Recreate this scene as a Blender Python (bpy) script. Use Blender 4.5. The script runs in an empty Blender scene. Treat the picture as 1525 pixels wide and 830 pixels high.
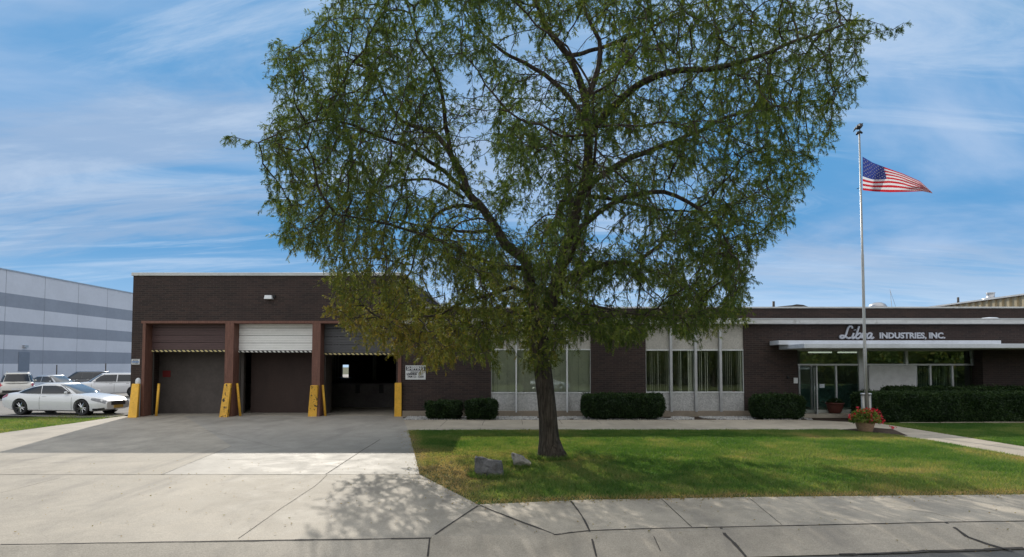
import bpy, bmesh, math, random
import numpy as np
from mathutils import Vector, Matrix, noise, kdtree

random.seed(7)
rng = np.random.default_rng(11)
R = math.radians
scn = bpy.context.scene
COL = scn.collection

# ------------------------------------------------------------------ camera
FPX, CX, PITCH, HORIZON = 900.0, 762.5, R(2.5), 542.0
CY = HORIZON - FPX * math.tan(PITCH)
CZ = 2.3
cam_d = bpy.data.cameras.new('camera')
cam = bpy.data.objects.new('camera', cam_d)
COL.objects.link(cam)
cam.location = (0, 0, CZ)
cam.rotation_euler = (R(90) + PITCH, 0, 0)
cam_d.sensor_width = 36.0
cam_d.lens = 36.0 * FPX / 1525.0
cam_d.shift_y = (CY - 415.0) / 1525.0
cam_d.clip_end = 3000
scn.camera = cam

# ------------------------------------------------------------------ light
SUN_TO = Vector((-0.50, 1.65, 1.0)).normalized()      # towards the sun: behind the building, a little to the left
SUN_EL = math.asin(SUN_TO.z)
SUN_AZ = math.atan2(SUN_TO.x, SUN_TO.y)
scn.view_settings.view_transform = 'Standard'
scn.view_settings.look = 'None'
scn.view_settings.gamma = 1
scn.view_settings.exposure = 0.32
world = bpy.data.worlds.new('World')
scn.world = world
world.use_nodes = True

def build_world():
    nt = world.node_tree
    nt.nodes.clear()
    N, L = nt.nodes.new, nt.links.new
    out = N('ShaderNodeOutputWorld')
    sky = N('ShaderNodeTexSky')
    sky.sky_type = 'NISHITA'
    sky.sun_disc = False
    sky.sun_elevation = SUN_EL
    sky.sun_rotation = SUN_AZ
    sky.altitude = 200
    sky.air_density = 1.0
    sky.dust_density = 0.25
    sky.ozone_density = 4.5
    bg = N('ShaderNodeBackground')
    bg.inputs['Strength'].default_value = SKY_STRENGTH
    # the clear sky keeps within the range the photograph shows near the sun
    hs = N('ShaderNodeHueSaturation'); hs.inputs['Saturation'].default_value = 0.88
    L(sky.outputs[0], hs.inputs['Color'])
    mn = N('ShaderNodeMix'); mn.data_type = 'RGBA'; mn.blend_type = 'DARKEN'
    mn.inputs[0].default_value = 1.0
    L(hs.outputs[0], mn.inputs[6]); mn.inputs[7].default_value = SKY_CAP
    L(mn.outputs[2], bg.inputs['Color'])
    tc = N('ShaderNodeTexCoord')
    sp = N('ShaderNodeSeparateXYZ'); L(tc.outputs['Generated'], sp.inputs[0])
    def math_(op, a, b=None):
        m = N('ShaderNodeMath'); m.operation = op
        for i, v in enumerate((a, b)):
            if v is None: continue
            if isinstance(v, (int, float)): m.inputs[i].default_value = v
            else: L(v, m.inputs[i])
        return m.outputs[0]
    zc = math_('ADD', math_('MAXIMUM', sp.outputs[2], 0.0), 0.16)
    u = math_('DIVIDE', sp.outputs[0], zc)
    v = math_('DIVIDE', sp.outputs[1], zc)
    cb = N('ShaderNodeCombineXYZ'); L(u, cb.inputs[0]); L(v, cb.inputs[1])
    def layer(scale, rot, loc, lo, hi, detail, dist, rough=0.55):
        mp = N('ShaderNodeMapping'); L(cb.outputs[0], mp.inputs[0])
        mp.inputs['Scale'].default_value = scale
        mp.inputs['Rotation'].default_value = (0, 0, R(rot))
        mp.inputs['Location'].default_value = loc
        nz = N('ShaderNodeTexNoise'); L(mp.outputs[0], nz.inputs[0])
        nz.inputs['Scale'].default_value = 1.0
        nz.inputs['Detail'].default_value = detail
        nz.inputs['Roughness'].default_value = rough
        nz.inputs['Distortion'].default_value = dist
        mr = N('ShaderNodeMapRange'); mr.interpolation_type = 'SMOOTHERSTEP'
        L(nz.outputs[0], mr.inputs[0])
        mr.inputs[1].default_value = lo; mr.inputs[2].default_value = hi
        return mr.outputs[0]
    veil = layer((0.40, 0.70, 1), -12, VEIL_AT, 0.42, 0.66, 8, 0.9)
    streak = layer((0.5, 1.9, 1), -10, STREAK_AT, 0.45, 0.72, 14, 1.4, 0.66)
    low = layer((0.34, 0.80, 1), -6, LOW_AT, 0.44, 0.60, 10, 1.0, 0.6)
    def mixsh(fac, a, b):
        m = N('ShaderNodeMixShader'); L(fac, m.inputs[0]); L(a, m.inputs[1]); L(b, m.inputs[2]); return m.outputs[0]
    def bgc(col, s=1.0):
        b = N('ShaderNodeBackground'); b.inputs[0].default_value = (*col, 1); b.inputs[1].default_value = s; return b.outputs[0]
    c1 = mixsh(math_('MULTIPLY', veil, 0.80), bg.outputs[0], bgc((0.35, 0.47, 0.66)))
    c2 = mixsh(math_('MULTIPLY', low, 0.62), c1, bgc((0.32, 0.41, 0.56)))
    c3 = mixsh(math_('MULTIPLY', streak, 0.55), c2, bgc((0.47, 0.57, 0.71)))
    # pale band above the horizon
    hz = N('ShaderNodeMapRange'); hz.interpolation_type = 'SMOOTHSTEP'
    L(sp.outputs[2], hz.inputs[0]); hz.inputs[1].default_value = 0.0; hz.inputs[2].default_value = 0.20
    hz.inputs[3].default_value = 0.62; hz.inputs[4].default_value = 0.0
    c4 = mixsh(hz.outputs[0], c3, bgc((0.50, 0.68, 0.86)))
    # added white cloud overhead and behind the camera, out of frame, as fill light
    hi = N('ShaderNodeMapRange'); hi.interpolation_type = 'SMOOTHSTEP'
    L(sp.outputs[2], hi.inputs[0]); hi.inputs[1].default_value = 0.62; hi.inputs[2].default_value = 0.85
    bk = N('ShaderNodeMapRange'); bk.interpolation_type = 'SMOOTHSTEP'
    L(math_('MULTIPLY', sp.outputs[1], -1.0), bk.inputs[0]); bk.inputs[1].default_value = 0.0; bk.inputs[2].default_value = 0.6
    cloud_fill = math_('MULTIPLY', math_('MAXIMUM', hi.outputs[0], bk.outputs[0]), 0.75)
    c5 = mixsh(cloud_fill, c4, bgc((1.15, 1.14, 1.12)))
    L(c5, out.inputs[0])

SKY_STRENGTH = 0.115
VEIL_AT, LOW_AT, STREAK_AT = (4.92, 9.67, 0), (11.81, 17.7, 0), (9.6, 16.89, 0)
SKY_CAP = (0.85, 2.5, 4.75, 1)
build_world()
sun_d = bpy.data.lights.new('sun', 'SUN')
sun_d.energy = 3.1
sun_d.angle = R(0.53)
sun_d.color = (1.0, 0.93, 0.82)
sun = bpy.data.objects.new('sun', sun_d)
COL.objects.link(sun)
sun.location = (-10, 40, 40)
sun.rotation_euler = SUN_TO.to_track_quat('Z', 'Y').to_euler()

# ------------------------------------------------------------------ geometry of the site
def at(px, py, Y):
    """point seen at pixel (px, py) of the photo when it stands Y metres ahead of the camera"""
    a, b = (px - CX) / FPX, (CY - py) / FPX
    cp, s = math.cos(PITCH), math.sin(PITCH)
    dy, dz = cp - b * s, s + b * cp
    t = Y / dy
    return Vector((a * t, Y, CZ + dz * t))

SLOPE = 0.08                                             # the street runs at a slight angle to the building
GV = [(-400, -0.45), (-20, -0.45), (8.17, -0.36), (8.25, -0.335), (8.85, -0.17), (10.5, -0.12), (16, -0.05), (22, 0), (900, 0)]
def g(x, y):
    v = y - SLOPE * max(-30, min(30, x))
    for (a, za), (b, zb) in zip(GV, GV[1:]):
        if v <= b:
            return za + (zb - za) * (v - a) / (b - a) if v > a else za
    return 0.0

def gnd(px, py):
    Y = 15.0
    for _ in range(40):
        p = at(px, py, Y)
        z = g(p.x, Y)
        d = at(px, py, 1.0) - Vector((0, 0, CZ))
        Y2 = (z - CZ) / d.z
        Y = 0.5 * Y + 0.5 * Y2
    p = at(px, py, Y)
    return Vector((p.x, Y, g(p.x, Y)))

# ------------------------------------------------------------------ materials
def nodes_of(name):
    m = bpy.data.materials.new(name)
    m.use_nodes = True
    nt = m.node_tree
    return m, nt, nt.nodes.new, nt.links.new, nt.nodes['Principled BSDF']

def mix_rgb(N, L, blend, fac, a, b):
    m = N('ShaderNodeMix'); m.data_type = 'RGBA'; m.blend_type = blend
    for i, v in ((0, fac), (6, a), (7, b)):
        if isinstance(v, (int, float)): m.inputs[i].default_value = v
        elif isinstance(v, tuple): m.inputs[i].default_value = (*v[:3], 1)
        else: L(v, m.inputs[i])
    return m.outputs[2]

def noise_fac(N, L, vec, scale, lo, hi, detail=4, rough=0.55, dist=0.0, stretch=None):
    if stretch:
        mp = N('ShaderNodeMapping'); L(vec, mp.inputs[0]); mp.inputs['Scale'].default_value = stretch; vec = mp.outputs[0]
    nz = N('ShaderNodeTexNoise'); L(vec, nz.inputs[0])
    nz.inputs['Scale'].default_value = scale; nz.inputs['Detail'].default_value = detail
    nz.inputs['Roughness'].default_value = rough; nz.inputs['Distortion'].default_value = dist
    mr = N('ShaderNodeMapRange'); L(nz.outputs[0], mr.inputs[0])
    mr.inputs[1].default_value = lo; mr.inputs[2].default_value = hi
    return mr.outputs[0]

def M(name, col, rough=0.7, var=0.15, scale=2.0, metal=0.0, spec=0.5, bump=0.0, bscale=40.0, coat=0.0, dirt=None, stretch=None):
    m, nt, N, L, b = nodes_of(name)
    geo = N('ShaderNodeNewGeometry'); P = geo.outputs['Position']
    f1 = noise_fac(N, L, P, scale, 0.3, 0.7, 6, 0.6, 0, stretch)
    f2 = noise_fac(N, L, P, scale * 9, 0.3, 0.7, 4)
    lo = tuple(c * (1 - var) for c in col); hi = tuple(min(1, c * (1 + var)) for c in col)
    c = mix_rgb(N, L, 'MIX', f1, lo, hi)
    c2 = mix_rgb(N, L, 'MIX', f2, (1 - var * .5,) * 3, (1 + var * .5,) * 3)
    c = mix_rgb(N, L, 'MULTIPLY', 1.0, c, c2)
    if dirt:
        fd = noise_fac(N, L, P, dirt[1], dirt[2], dirt[3], 8, 0.65, 0.5)
        c = mix_rgb(N, L, 'MIX', fd, c, dirt[0])
    L(c, b.inputs['Base Color'])
    b.inputs['Roughness'].default_value = rough
    b.inputs['Metallic'].default_value = metal
    b.inputs['Specular IOR Level'].default_value = spec
    b.inputs['Coat Weight'].default_value = coat
    b.inputs['Coat Roughness'].default_value = 0.04
    if bump:
        bn = N('ShaderNodeTexNoise'); L(P, bn.inputs[0]); bn.inputs['Scale'].default_value = bscale; bn.inputs['Detail'].default_value = 5
        bp = N('ShaderNodeBump'); bp.inputs['Strength'].default_value = bump; bp.inputs['Distance'].default_value = 0.02
        L(bn.outputs[0], bp.inputs['Height']); L(bp.outputs[0], b.inputs['Normal'])
    return m

def brick_material(name, c1, c2, mortar, axis='x'):
    m, nt, N, L, b = nodes_of(name)
    geo = N('ShaderNodeNewGeometry')
    sp = N('ShaderNodeSeparateXYZ'); L(geo.outputs['Position'], sp.inputs[0])
    ad = N('ShaderNodeMath'); ad.operation = 'ADD'; L(sp.outputs[0], ad.inputs[0]); L(sp.outputs[1], ad.inputs[1])
    cb = N('ShaderNodeCombineXYZ'); L(ad.outputs[0], cb.inputs[0]); L(sp.outputs[2], cb.inputs[1])
    br = N('ShaderNodeTexBrick'); L(cb.outputs[0], br.inputs[0])
    br.inputs['Color1'].default_value = (*c1, 1); br.inputs['Color2'].default_value = (*c2, 1); br.inputs['Mortar'].default_value = (*mortar, 1)
    br.inputs['Scale'].default_value = 1.0
    br.inputs['Brick Width'].default_value = 0.30; br.inputs['Row Height'].default_value = 0.085
    br.inputs['Mortar Size'].default_value = 0.008; br.inputs['Bias'].default_value = -0.1
    f = noise_fac(N, L, geo.outputs['Position'], 0.9, 0.3, 0.75, 6, 0.6)
    c = mix_rgb(N, L, 'MULTIPLY', 1.0, br.outputs[0], mix_rgb(N, L, 'MIX', f, (0.78, 0.78, 0.80), (1.2, 1.16, 1.13)))
    # long pale weather streaks down from the coping
    f3 = noise_fac(N, L, geo.outputs['Position'], 1.0, 0.55, 0.8, 5, 0.6, 0, (2.2, 2.2, 0.16))
    c = mix_rgb(N, L, 'MIX', f3, c, tuple(x * 1.45 for x in c1))
    L(c, b.inputs['Base Color'])
    b.inputs['Roughness'].default_value = 0.8
    bp = N('ShaderNodeBump'); bp.inputs['Strength'].default_value = 0.5; bp.inputs['Distance'].default_value = 0.01; bp.invert = True
    L(br.outputs['Fac'], bp.inputs['Height']); L(bp.outputs[0], b.inputs['Normal'])
    return m

def concrete_material(name, col, rough=0.62, stain=(0.16, 0.15, 0.14), amount=0.5, spec=0.5):
    m, nt, N, L, b = nodes_of(name)
    geo = N('ShaderNodeNewGeometry'); P = geo.outputs['Position']
    big = noise_fac(N, L, P, 0.28, 0.3, 0.7, 6, 0.62, 0.4)
    med = noise_fac(N, L, P, 1.7, 0.3, 0.72, 7, 0.66, 0.6)
    fin = noise_fac(N, L, P, 55, 0.25, 0.75, 3)
    c = mix_rgb(N, L, 'MIX', big, tuple(x * .80 for x in col), tuple(x * 1.14 for x in col))
    c = mix_rgb(N, L, 'MULTIPLY', 1.0, c, mix_rgb(N, L, 'MIX', med, (.80, .80, .79), (1.13, 1.13, 1.13)))
    c = mix_rgb(N, L, 'MULTIPLY', 1.0, c, mix_rgb(N, L, 'MIX', fin, (.74, .74, .74), (1.20, 1.20, 1.20)))
    # tyre-worn, oily drag marks
    st = noise_fac(N, L, P, 1.0, 0.52, 0.74, 6, 0.6, 0.3, (1.5, 0.30, 1))
    stm = N('ShaderNodeMath'); stm.operation = 'MULTIPLY'; L(st, stm.inputs[0]); stm.inputs[1].default_value = amount
    c = mix_rgb(N, L, 'MIX', stm.outputs[0], c, stain)
    # small dark spots
    vo = N('ShaderNodeTexVoronoi'); L(P, vo.inputs[0]); vo.inputs['Scale'].default_value = 1.7
    sm = N('ShaderNodeMapRange'); L(vo.outputs['Distance'], sm.inputs[0]); sm.inputs[1].default_value = 0.025; sm.inputs[2].default_value = 0.06
    sm.inputs[3].default_value = 0.6; sm.inputs[4].default_value = 0.0
    c = mix_rgb(N, L, 'MIX', sm.outputs[0], c, tuple(x * .45 for x in col))
    L(c, b.inputs['Base Color'])
    rr = N('ShaderNodeMapRange'); L(med, rr.inputs[0]); rr.inputs[3].default_value = rough - .1; rr.inputs[4].default_value = rough + .12
    L(rr.outputs[0], b.inputs['Roughness'])
    b.inputs['Specular IOR Level'].default_value = spec
    bn = N('ShaderNodeTexNoise'); L(P, bn.inputs[0]); bn.inputs['Scale'].default_value = 45; bn.inputs['Detail'].default_value = 6
    bp = N('ShaderNodeBump'); bp.inputs['Strength'].default_value = 0.25; bp.inputs['Distance'].default_value = 0.01
    L(bn.outputs[0], bp.inputs['Height']); L(bp.outputs[0], b.inputs['Normal'])
    return m

def leaf_material(name, cols, trans=0.45, rough=0.55):
    """cols: colours along the per-leaf attribute 'tint' (0..1): each leaf's own colour"""
    m, nt, N, L, b = nodes_of(name)
    at_ = N('ShaderNodeAttribute'); at_.attribute_name = 'tint'
    cr = N('ShaderNodeValToRGB'); L(at_.outputs['Fac'], cr.inputs[0])
    el = cr.color_ramp.elements
    while len(el) < len(cols): el.new(0.5)
    for i, c in enumerate(cols):
        el[i].position = i / (len(cols) - 1); el[i].color = (*c, 1)
    L(cr.outputs[0], b.inputs['Base Color'])
    b.inputs['Roughness'].default_value = rough
    b.inputs['Specular IOR Level'].default_value = 0.3
    tr = N('ShaderNodeBsdfTranslucent')
    br = mix_rgb(N, L, 'MULTIPLY', 1.0, cr.outputs[0], (1.5, 1.45, 0.75))
    L(br, tr.inputs[0])
    mx = N('ShaderNodeMixShader'); mx.inputs[0].default_value = trans
    L(b.outputs[0], mx.inputs[1]); L(tr.outputs[0], mx.inputs[2])
    L(mx.outputs[0], nt.nodes['Material Output'].inputs[0])
    return m

def glass_material(name, tint=(0.75, 0.82, 0.78), refl=1.0):
    m, nt, N, L, b = nodes_of(name)
    nt.nodes.remove(b)
    tr = N('ShaderNodeBsdfTransparent'); tr.inputs[0].default_value = (*tint, 1)
    gl = N('ShaderNodeBsdfGlossy'); gl.inputs['Roughness'].default_value = 0.01; gl.inputs[0].default_value = (0.95, 1.0, 0.97, 1)
    geo = N('ShaderNodeNewGeometry')
    bn = N('ShaderNodeTexNoise'); L(geo.outputs['Position'], bn.inputs[0]); bn.inputs['Scale'].default_value = 0.7
    bp = N('ShaderNodeBump'); bp.inputs['Strength'].default_value = 0.05; bp.inputs['Distance'].default_value = 0.05
    L(bn.outputs[0], bp.inputs['Height']); L(bp.outputs[0], gl.inputs['Normal'])
    fr = N('ShaderNodeFresnel'); fr.inputs[0].default_value = 1.52
    ml = N('ShaderNodeMath'); ml.operation = 'MULTIPLY_ADD'; L(fr.outputs[0], ml.inputs[0]); ml.inputs[1].default_value = 1.5 * refl; ml.inputs[2].default_value = 0.05 * refl
    mx = N('ShaderNodeMixShader'); L(ml.outputs[0], mx.inputs[0]); L(tr.outputs[0], mx.inputs[1]); L(gl.outputs[0], mx.inputs[2])
    L(mx.outputs[0], nt.nodes['Material Output'].inputs[0])
    return m

def pebble_material(name, a, b_, scale=26):
    m, nt, N, L, b = nodes_of(name)
    geo = N('ShaderNodeNewGeometry')
    vo = N('ShaderNodeTexVoronoi'); L(geo.outputs['Position'], vo.inputs[0]); vo.inputs['Scale'].default_value = scale
    sp = N('ShaderNodeSeparateColor'); L(vo.outputs['Color'], sp.inputs[0])
    c = mix_rgb(N, L, 'MIX', sp.outputs[0], a, b_)
    f = noise_fac(N, L, geo.outputs['Position'], 1.3, .3, .7, 5)
    c = mix_rgb(N, L, 'MULTIPLY', 1.0, c, mix_rgb(N, L, 'MIX', f, (.85, .85, .84), (1.1, 1.1, 1.1)))
    L(c, b.inputs['Base Color']); b.inputs['Roughness'].default_value = 0.85
    bp = N('ShaderNodeBump'); bp.inputs['Strength'].default_value = 0.6; bp.inputs['Distance'].default_value = 0.01
    L(vo.outputs['Distance'], bp.inputs['Height']); L(bp.outputs[0], b.inputs['Normal'])
    return m

def hazard_material(name, a, b_, step):
    """slanted stripes painted along a door's bottom bar"""
    m, nt, N, L, b = nodes_of(name)
    geo = N('ShaderNodeNewGeometry'); sp = N('ShaderNodeSeparateXYZ'); L(geo.outputs['Position'], sp.inputs[0])
    ad = N('ShaderNodeMath'); ad.operation = 'ADD'; L(sp.outputs[0], ad.inputs[0]); L(sp.outputs[2], ad.inputs[1])
    dv = N('ShaderNodeMath'); dv.operation = 'DIVIDE'; L(ad.outputs[0], dv.inputs[0]); dv.inputs[1].default_value = step
    fr = N('ShaderNodeMath'); fr.operation = 'FRACT'; L(dv.outputs[0], fr.inputs[0])
    gt = N('ShaderNodeMath'); gt.operation = 'GREATER_THAN'; L(fr.outputs[0], gt.inputs[0]); gt.inputs[1].default_value = 0.5
    L(mix_rgb(N, L, 'MIX', gt.outputs[0], a, b_), b.inputs['Base Color']); b.inputs['Roughness'].default_value = 0.6
    return m

def bark_material():
    m, nt, N, L, b = nodes_of('bark')
    geo = N('ShaderNodeNewGeometry'); P = geo.outputs['Position']
    f = noise_fac(N, L, P, 1.0, .35, .65, 7, .65, .8, (16, 16, 2.2))
    f2 = noise_fac(N, L, P, 2.5, .3, .7, 5)
    c = mix_rgb(N, L, 'MIX', f, (0.030, 0.024, 0.020), (0.115, 0.098, 0.082))
    c = mix_rgb(N, L, 'MULTIPLY', 1.0, c, mix_rgb(N, L, 'MIX', f2, (.75, .75, .72), (1.15, 1.12, 1.05)))
    L(c, b.inputs['Base Color']); b.inputs['Roughness'].default_value = .9; b.inputs['Specular IOR Level'].default_value = .2
    bp = N('ShaderNodeBump'); bp.inputs['Strength'].default_value = .9; bp.inputs['Distance'].default_value = .03
    L(f, bp.inputs['Height']); L(bp.outputs[0], b.inputs['Normal'])
    return m

def soil_material(name, a, b_):
    m, nt, N, L, b = nodes_of(name)
    geo = N('ShaderNodeNewGeometry'); P = geo.outputs['Position']
    f = noise_fac(N, L, P, 1.1, .35, .65, 7, .65)
    f2 = noise_fac(N, L, P, 30, .3, .7, 4)
    c = mix_rgb(N, L, 'MIX', f, a, b_)
    c = mix_rgb(N, L, 'MULTIPLY', 1.0, c, mix_rgb(N, L, 'MIX', f2, (.6, .6, .6), (1.3, 1.3, 1.3)))
    L(c, b.inputs['Base Color']); b.inputs['Roughness'].default_value = .95; b.inputs['Specular IOR Level'].default_value = .1
    return m

MAT = {
    'brick': brick_material('brown_brick', (0.025, 0.0148, 0.0132), (0.047, 0.0265, 0.022), (0.060, 0.047, 0.042)),
    'concrete': concrete_material('driveway_concrete', (0.42, 0.38, 0.32), 0.74, spec=.2, amount=.5),
    'concrete_new': concrete_material('new_concrete', (0.375, 0.35, 0.31), 0.66, amount=0.35, spec=.26),
    'concrete_walk': concrete_material('sidewalk_concrete', (0.46, 0.41, 0.335), 0.75, amount=.35, spec=.25),
    'curb': concrete_material('curb_concrete', (0.41, 0.365, 0.30), 0.75, amount=.4, spec=.25),
    'path': concrete_material('path_concrete', (0.44, 0.39, 0.315), 0.75, amount=.2, spec=.25),
    'joint': M('joint_dirt', (0.055, 0.05, 0.045), .95, .3, 6),
    'asphalt': M('asphalt', (0.11, 0.107, 0.10), .85, .2, 1.5, bump=.3, bscale=90),
    'lot': M('lot_asphalt', (0.17, 0.16, 0.15), .85, .22, .5, bump=.3, bscale=60),
    'soil': soil_material('lawn_soil', (0.07, 0.11, 0.028), (0.13, 0.135, 0.055)),
    'far_grass': soil_material('far_grass', (0.10, 0.14, 0.04), (0.17, 0.18, 0.07)),
    'earth': soil_material('earth', (0.10, 0.09, 0.06), (0.07, 0.09, 0.035)),
    'mulch': soil_material('mulch', (0.045, 0.032, 0.024), (0.09, 0.07, 0.055)),
    'found': concrete_material('foundation_concrete', (0.30, 0.25, 0.195), .8, amount=.3),
    'wood': M('brown_timber', (0.155, 0.070, 0.050), .7, .25, 2.5, stretch=(6, 6, .6)),
    'door_brown': M('brown_door', (0.088, 0.050, 0.050), .6, .14, 1.5, stretch=(1, 1, 8)),
    'door_white': M('white_door', (0.86, 0.86, 0.84), .55, .06, 1.2, stretch=(1, 1, 6)),
    'door_grey': M('grey_door', (0.080, 0.080, 0.088), .55, .14, 1.5, stretch=(1, 1, 8)),
    'hazard_y': hazard_material('hazard_cream', (0.62, 0.52, 0.24), (0.05, 0.045, 0.04), 0.2),
    'hazard_w': hazard_material('hazard_white', (0.7, 0.7, 0.66), (0.04, 0.04, 0.04), 0.2),
    'yellow': M('yellow_paint', (0.80, 0.44, 0.045), .55, .18, 3, dirt=((0.10, 0.07, 0.03), 7, .62, .72)),
    'yellow_old': M('worn_yellow_paint', (0.76, 0.42, 0.05), .6, .2, 3, dirt=((0.035, 0.025, 0.02), 6, .555, .60)),
    'metal_white': M('white_metal', (0.66, 0.68, 0.70), .4, .07, 2),
    'alu': M('aluminium', (0.46, 0.47, 0.49), .38, .1, 2, metal=.7),
    'fascia': M('fascia_paint', (0.55, 0.56, 0.56), .5, .12, 1.2, stretch=(1, 1, 5), dirt=((0.3, 0.29, 0.27), 2, .6, .75)),
    'canopy': M('canopy_paint', (0.58, 0.61, 0.66), .5, .1, 1.2),
    'soffit': M('soffit', (0.42, 0.42, 0.40), .7, .1, 1),
    'pebble': pebble_material('pebble_panel', (0.36, 0.365, 0.37), (0.56, 0.56, 0.555)),
    'pebble_pale': pebble_material('pale_pebble_panel', (0.40, 0.385, 0.36), (0.52, 0.50, 0.46)),
    'stucco': M('white_stucco', (0.72, 0.72, 0.72), .9, .1, 3, bump=.5, bscale=60),
    'glass': glass_material('window_glass', (0.97, 0.985, 0.97), .8),
    'glass_dark': glass_material('shop_glass', (0.82, 0.90, 0.86), 1.35),
    'blind': M('blind_fabric', (0.90, 0.91, 0.82), .8, .08, 3),
    'room': M('room_paint', (0.42, 0.44, 0.40), .8, .15, 1),
    'room_teal': M('teal_counter', (0.09, 0.17, 0.16), .7, .1, 2),
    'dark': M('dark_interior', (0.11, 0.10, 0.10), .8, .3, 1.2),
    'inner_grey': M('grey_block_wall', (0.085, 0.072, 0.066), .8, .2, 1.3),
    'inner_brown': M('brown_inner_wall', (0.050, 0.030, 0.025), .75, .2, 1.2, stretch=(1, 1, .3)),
    'black': M('black_rubber', (0.018, 0.018, 0.019), .7, .2, 3),
    'red_sign': M('red_placard', (0.16, 0.012, 0.012), .6, .1, 5),
    'sign_white': M('sign_white', (0.66, 0.67, 0.68), .5, .08, 6),
    'sign_blue': M('sign_blue', (0.05, 0.16, 0.42), .5, .05, 5),
    'ink': M('sign_ink', (0.03, 0.032, 0.045), .6, .1, 8),
    'letter': M('letter_metal', (0.50, 0.52, 0.58), .42, .08, 2, metal=.2),
    'pole': M('pole_metal', (0.29, 0.29, 0.275), .42, .12, 3, metal=.55),
    'tar': M('roof_tar', (0.07, 0.068, 0.065), .9, .2, 1),
    'tan': M('tan_metal', (0.46, 0.37, 0.22), .5, .1, .8, stretch=(1, 1, .3)),
    'dome': M('skylight_plastic', (0.62, 0.64, 0.66), .3, .08, 2),
    'unit': M('rooftop_unit_paint', (0.055, 0.048, 0.042), .7, .15, 2),
    'wh_light': M('warehouse_light', (0.66, 0.68, 0.74), .75, .05, .25),
    'wh_dark': M('warehouse_band', (0.31, 0.34, 0.40), .75, .06, .25),
    'wh_joint': M('warehouse_joint', (0.26, 0.28, 0.32), .9, .1, 1),
    'bark': bark_material(),
    'leaf': leaf_material('locust_leaf', [(0.055, 0.095, 0.026), (0.09, 0.13, 0.034), (0.15, 0.17, 0.042), (0.22, 0.17, 0.036), (0.30, 0.19, 0.045)], .56),
    'grass': leaf_material('grass_blade', [(0.065, 0.15, 0.032), (0.12, 0.205, 0.052), (0.195, 0.245, 0.08), (0.34, 0.30, 0.13), (0.38, 0.28, 0.16)], .5, .6),
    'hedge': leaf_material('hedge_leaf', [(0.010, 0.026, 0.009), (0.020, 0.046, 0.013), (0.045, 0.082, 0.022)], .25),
    'plant': leaf_material('flower_leaf', [(0.06, 0.13, 0.03), (0.15, 0.22, 0.05), (0.30, 0.33, 0.09)], .35),
    'petal_r': leaf_material('red_petal', [(0.50, 0.008, 0.02), (0.62, 0.02, 0.05), (0.74, 0.10, 0.14)], .25),
    'wicker': M('wicker', (0.34, 0.22, 0.14), .8, .25, 9, bump=.6, bscale=60, stretch=(1, 1, 2)),
    'terracotta': M('terracotta', (0.11, 0.03, 0.022), .6, .15, 3),
    'rock': M('rock', (0.125, 0.125, 0.13), .9, .35, 4, bump=.9, bscale=14, dirt=((0.07, 0.065, 0.06), 5, .5, .7)),
    'rock_pale': M('pale_rock', (0.29, 0.275, 0.25), .9, .25, 5, bump=.8, bscale=16, dirt=((0.13, 0.12, 0.11), 5, .55, .7)),
    'stone': leaf_material('white_gravel', [(0.18, 0.18, 0.19), (0.36, 0.36, 0.36), (0.60, 0.59, 0.56)], 0.0, .85),
    'car_white': M('white_car_paint', (0.74, 0.75, 0.77), .28, .02, 1, coat=1),
    'car_cream': M('cream_car_paint', (0.62, 0.60, 0.55), .3, .02, 1, coat=1),
    'car_silver': M('silver_car_paint', (0.42, 0.45, 0.49), .32, .03, 1, metal=.5, coat=1),
    'car_dark': M('dark_car_paint', (0.018, 0.022, 0.032), .25, .05, 1, coat=1),
    'car_glass': M('car_glass', (0.018, 0.022, 0.028), .03, .05, 1, spec=.6),
    'windscreen': M('windscreen_glass', (0.05, 0.06, 0.065), .03, .05, 1, spec=1.0, coat=1),
    'door_blue': M('blue_grey_door', (0.20, 0.235, 0.29), .6, .06, 1),
    'car_trim': M('black_trim', (0.02, 0.02, 0.022), .5, .1, 3),
    'chrome': M('chrome', (0.62, 0.63, 0.65), .18, .04, 3, metal=1),
    'lamp': M('headlight_lens', (0.13, 0.14, 0.16), .06, .3, 9, spec=.8, coat=1),
    'tail': M('tail_light', (0.42, 0.015, 0.012), .15, .1, 6, coat=1),
    'plate': M('number_plate', (0.58, 0.36, 0.08), .5, .1, 9),
    'flag_red': leaf_material('flag_red', [(0.50, 0.022, 0.035), (0.50, 0.022, 0.035)], .55, .7),
    'flag_white': leaf_material('flag_white', [(0.72, 0.72, 0.74), (0.72, 0.72, 0.74)], .5, .7),
    'flag_blue': leaf_material('flag_blue', [(0.035, 0.055, 0.24), (0.035, 0.055, 0.24)], .5, .7),
    'paper': M('paper', (0.62, 0.68, 0.74), .7, .05, 4),
}
def lamp_material(name, col, power):
    m, nt, N, L, b = nodes_of(name)
    b.inputs['Base Color'].default_value = (.8, .8, .78, 1)
    b.inputs['Emission Color'].default_value = (*col, 1); b.inputs['Emission Strength'].default_value = power
    return m
MAT['fluorescent'] = lamp_material('fluorescent_lamp', (1.0, 0.96, 0.86), 0.55)
for k in ('flag_red', 'flag_white', 'flag_blue', 'petal_r'):
    for n in MAT[k].node_tree.nodes:
        if n.type == 'MIX' and n.blend_type == 'MULTIPLY': n.inputs[7].default_value = (0.95, 0.95, 0.95, 1)

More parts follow.
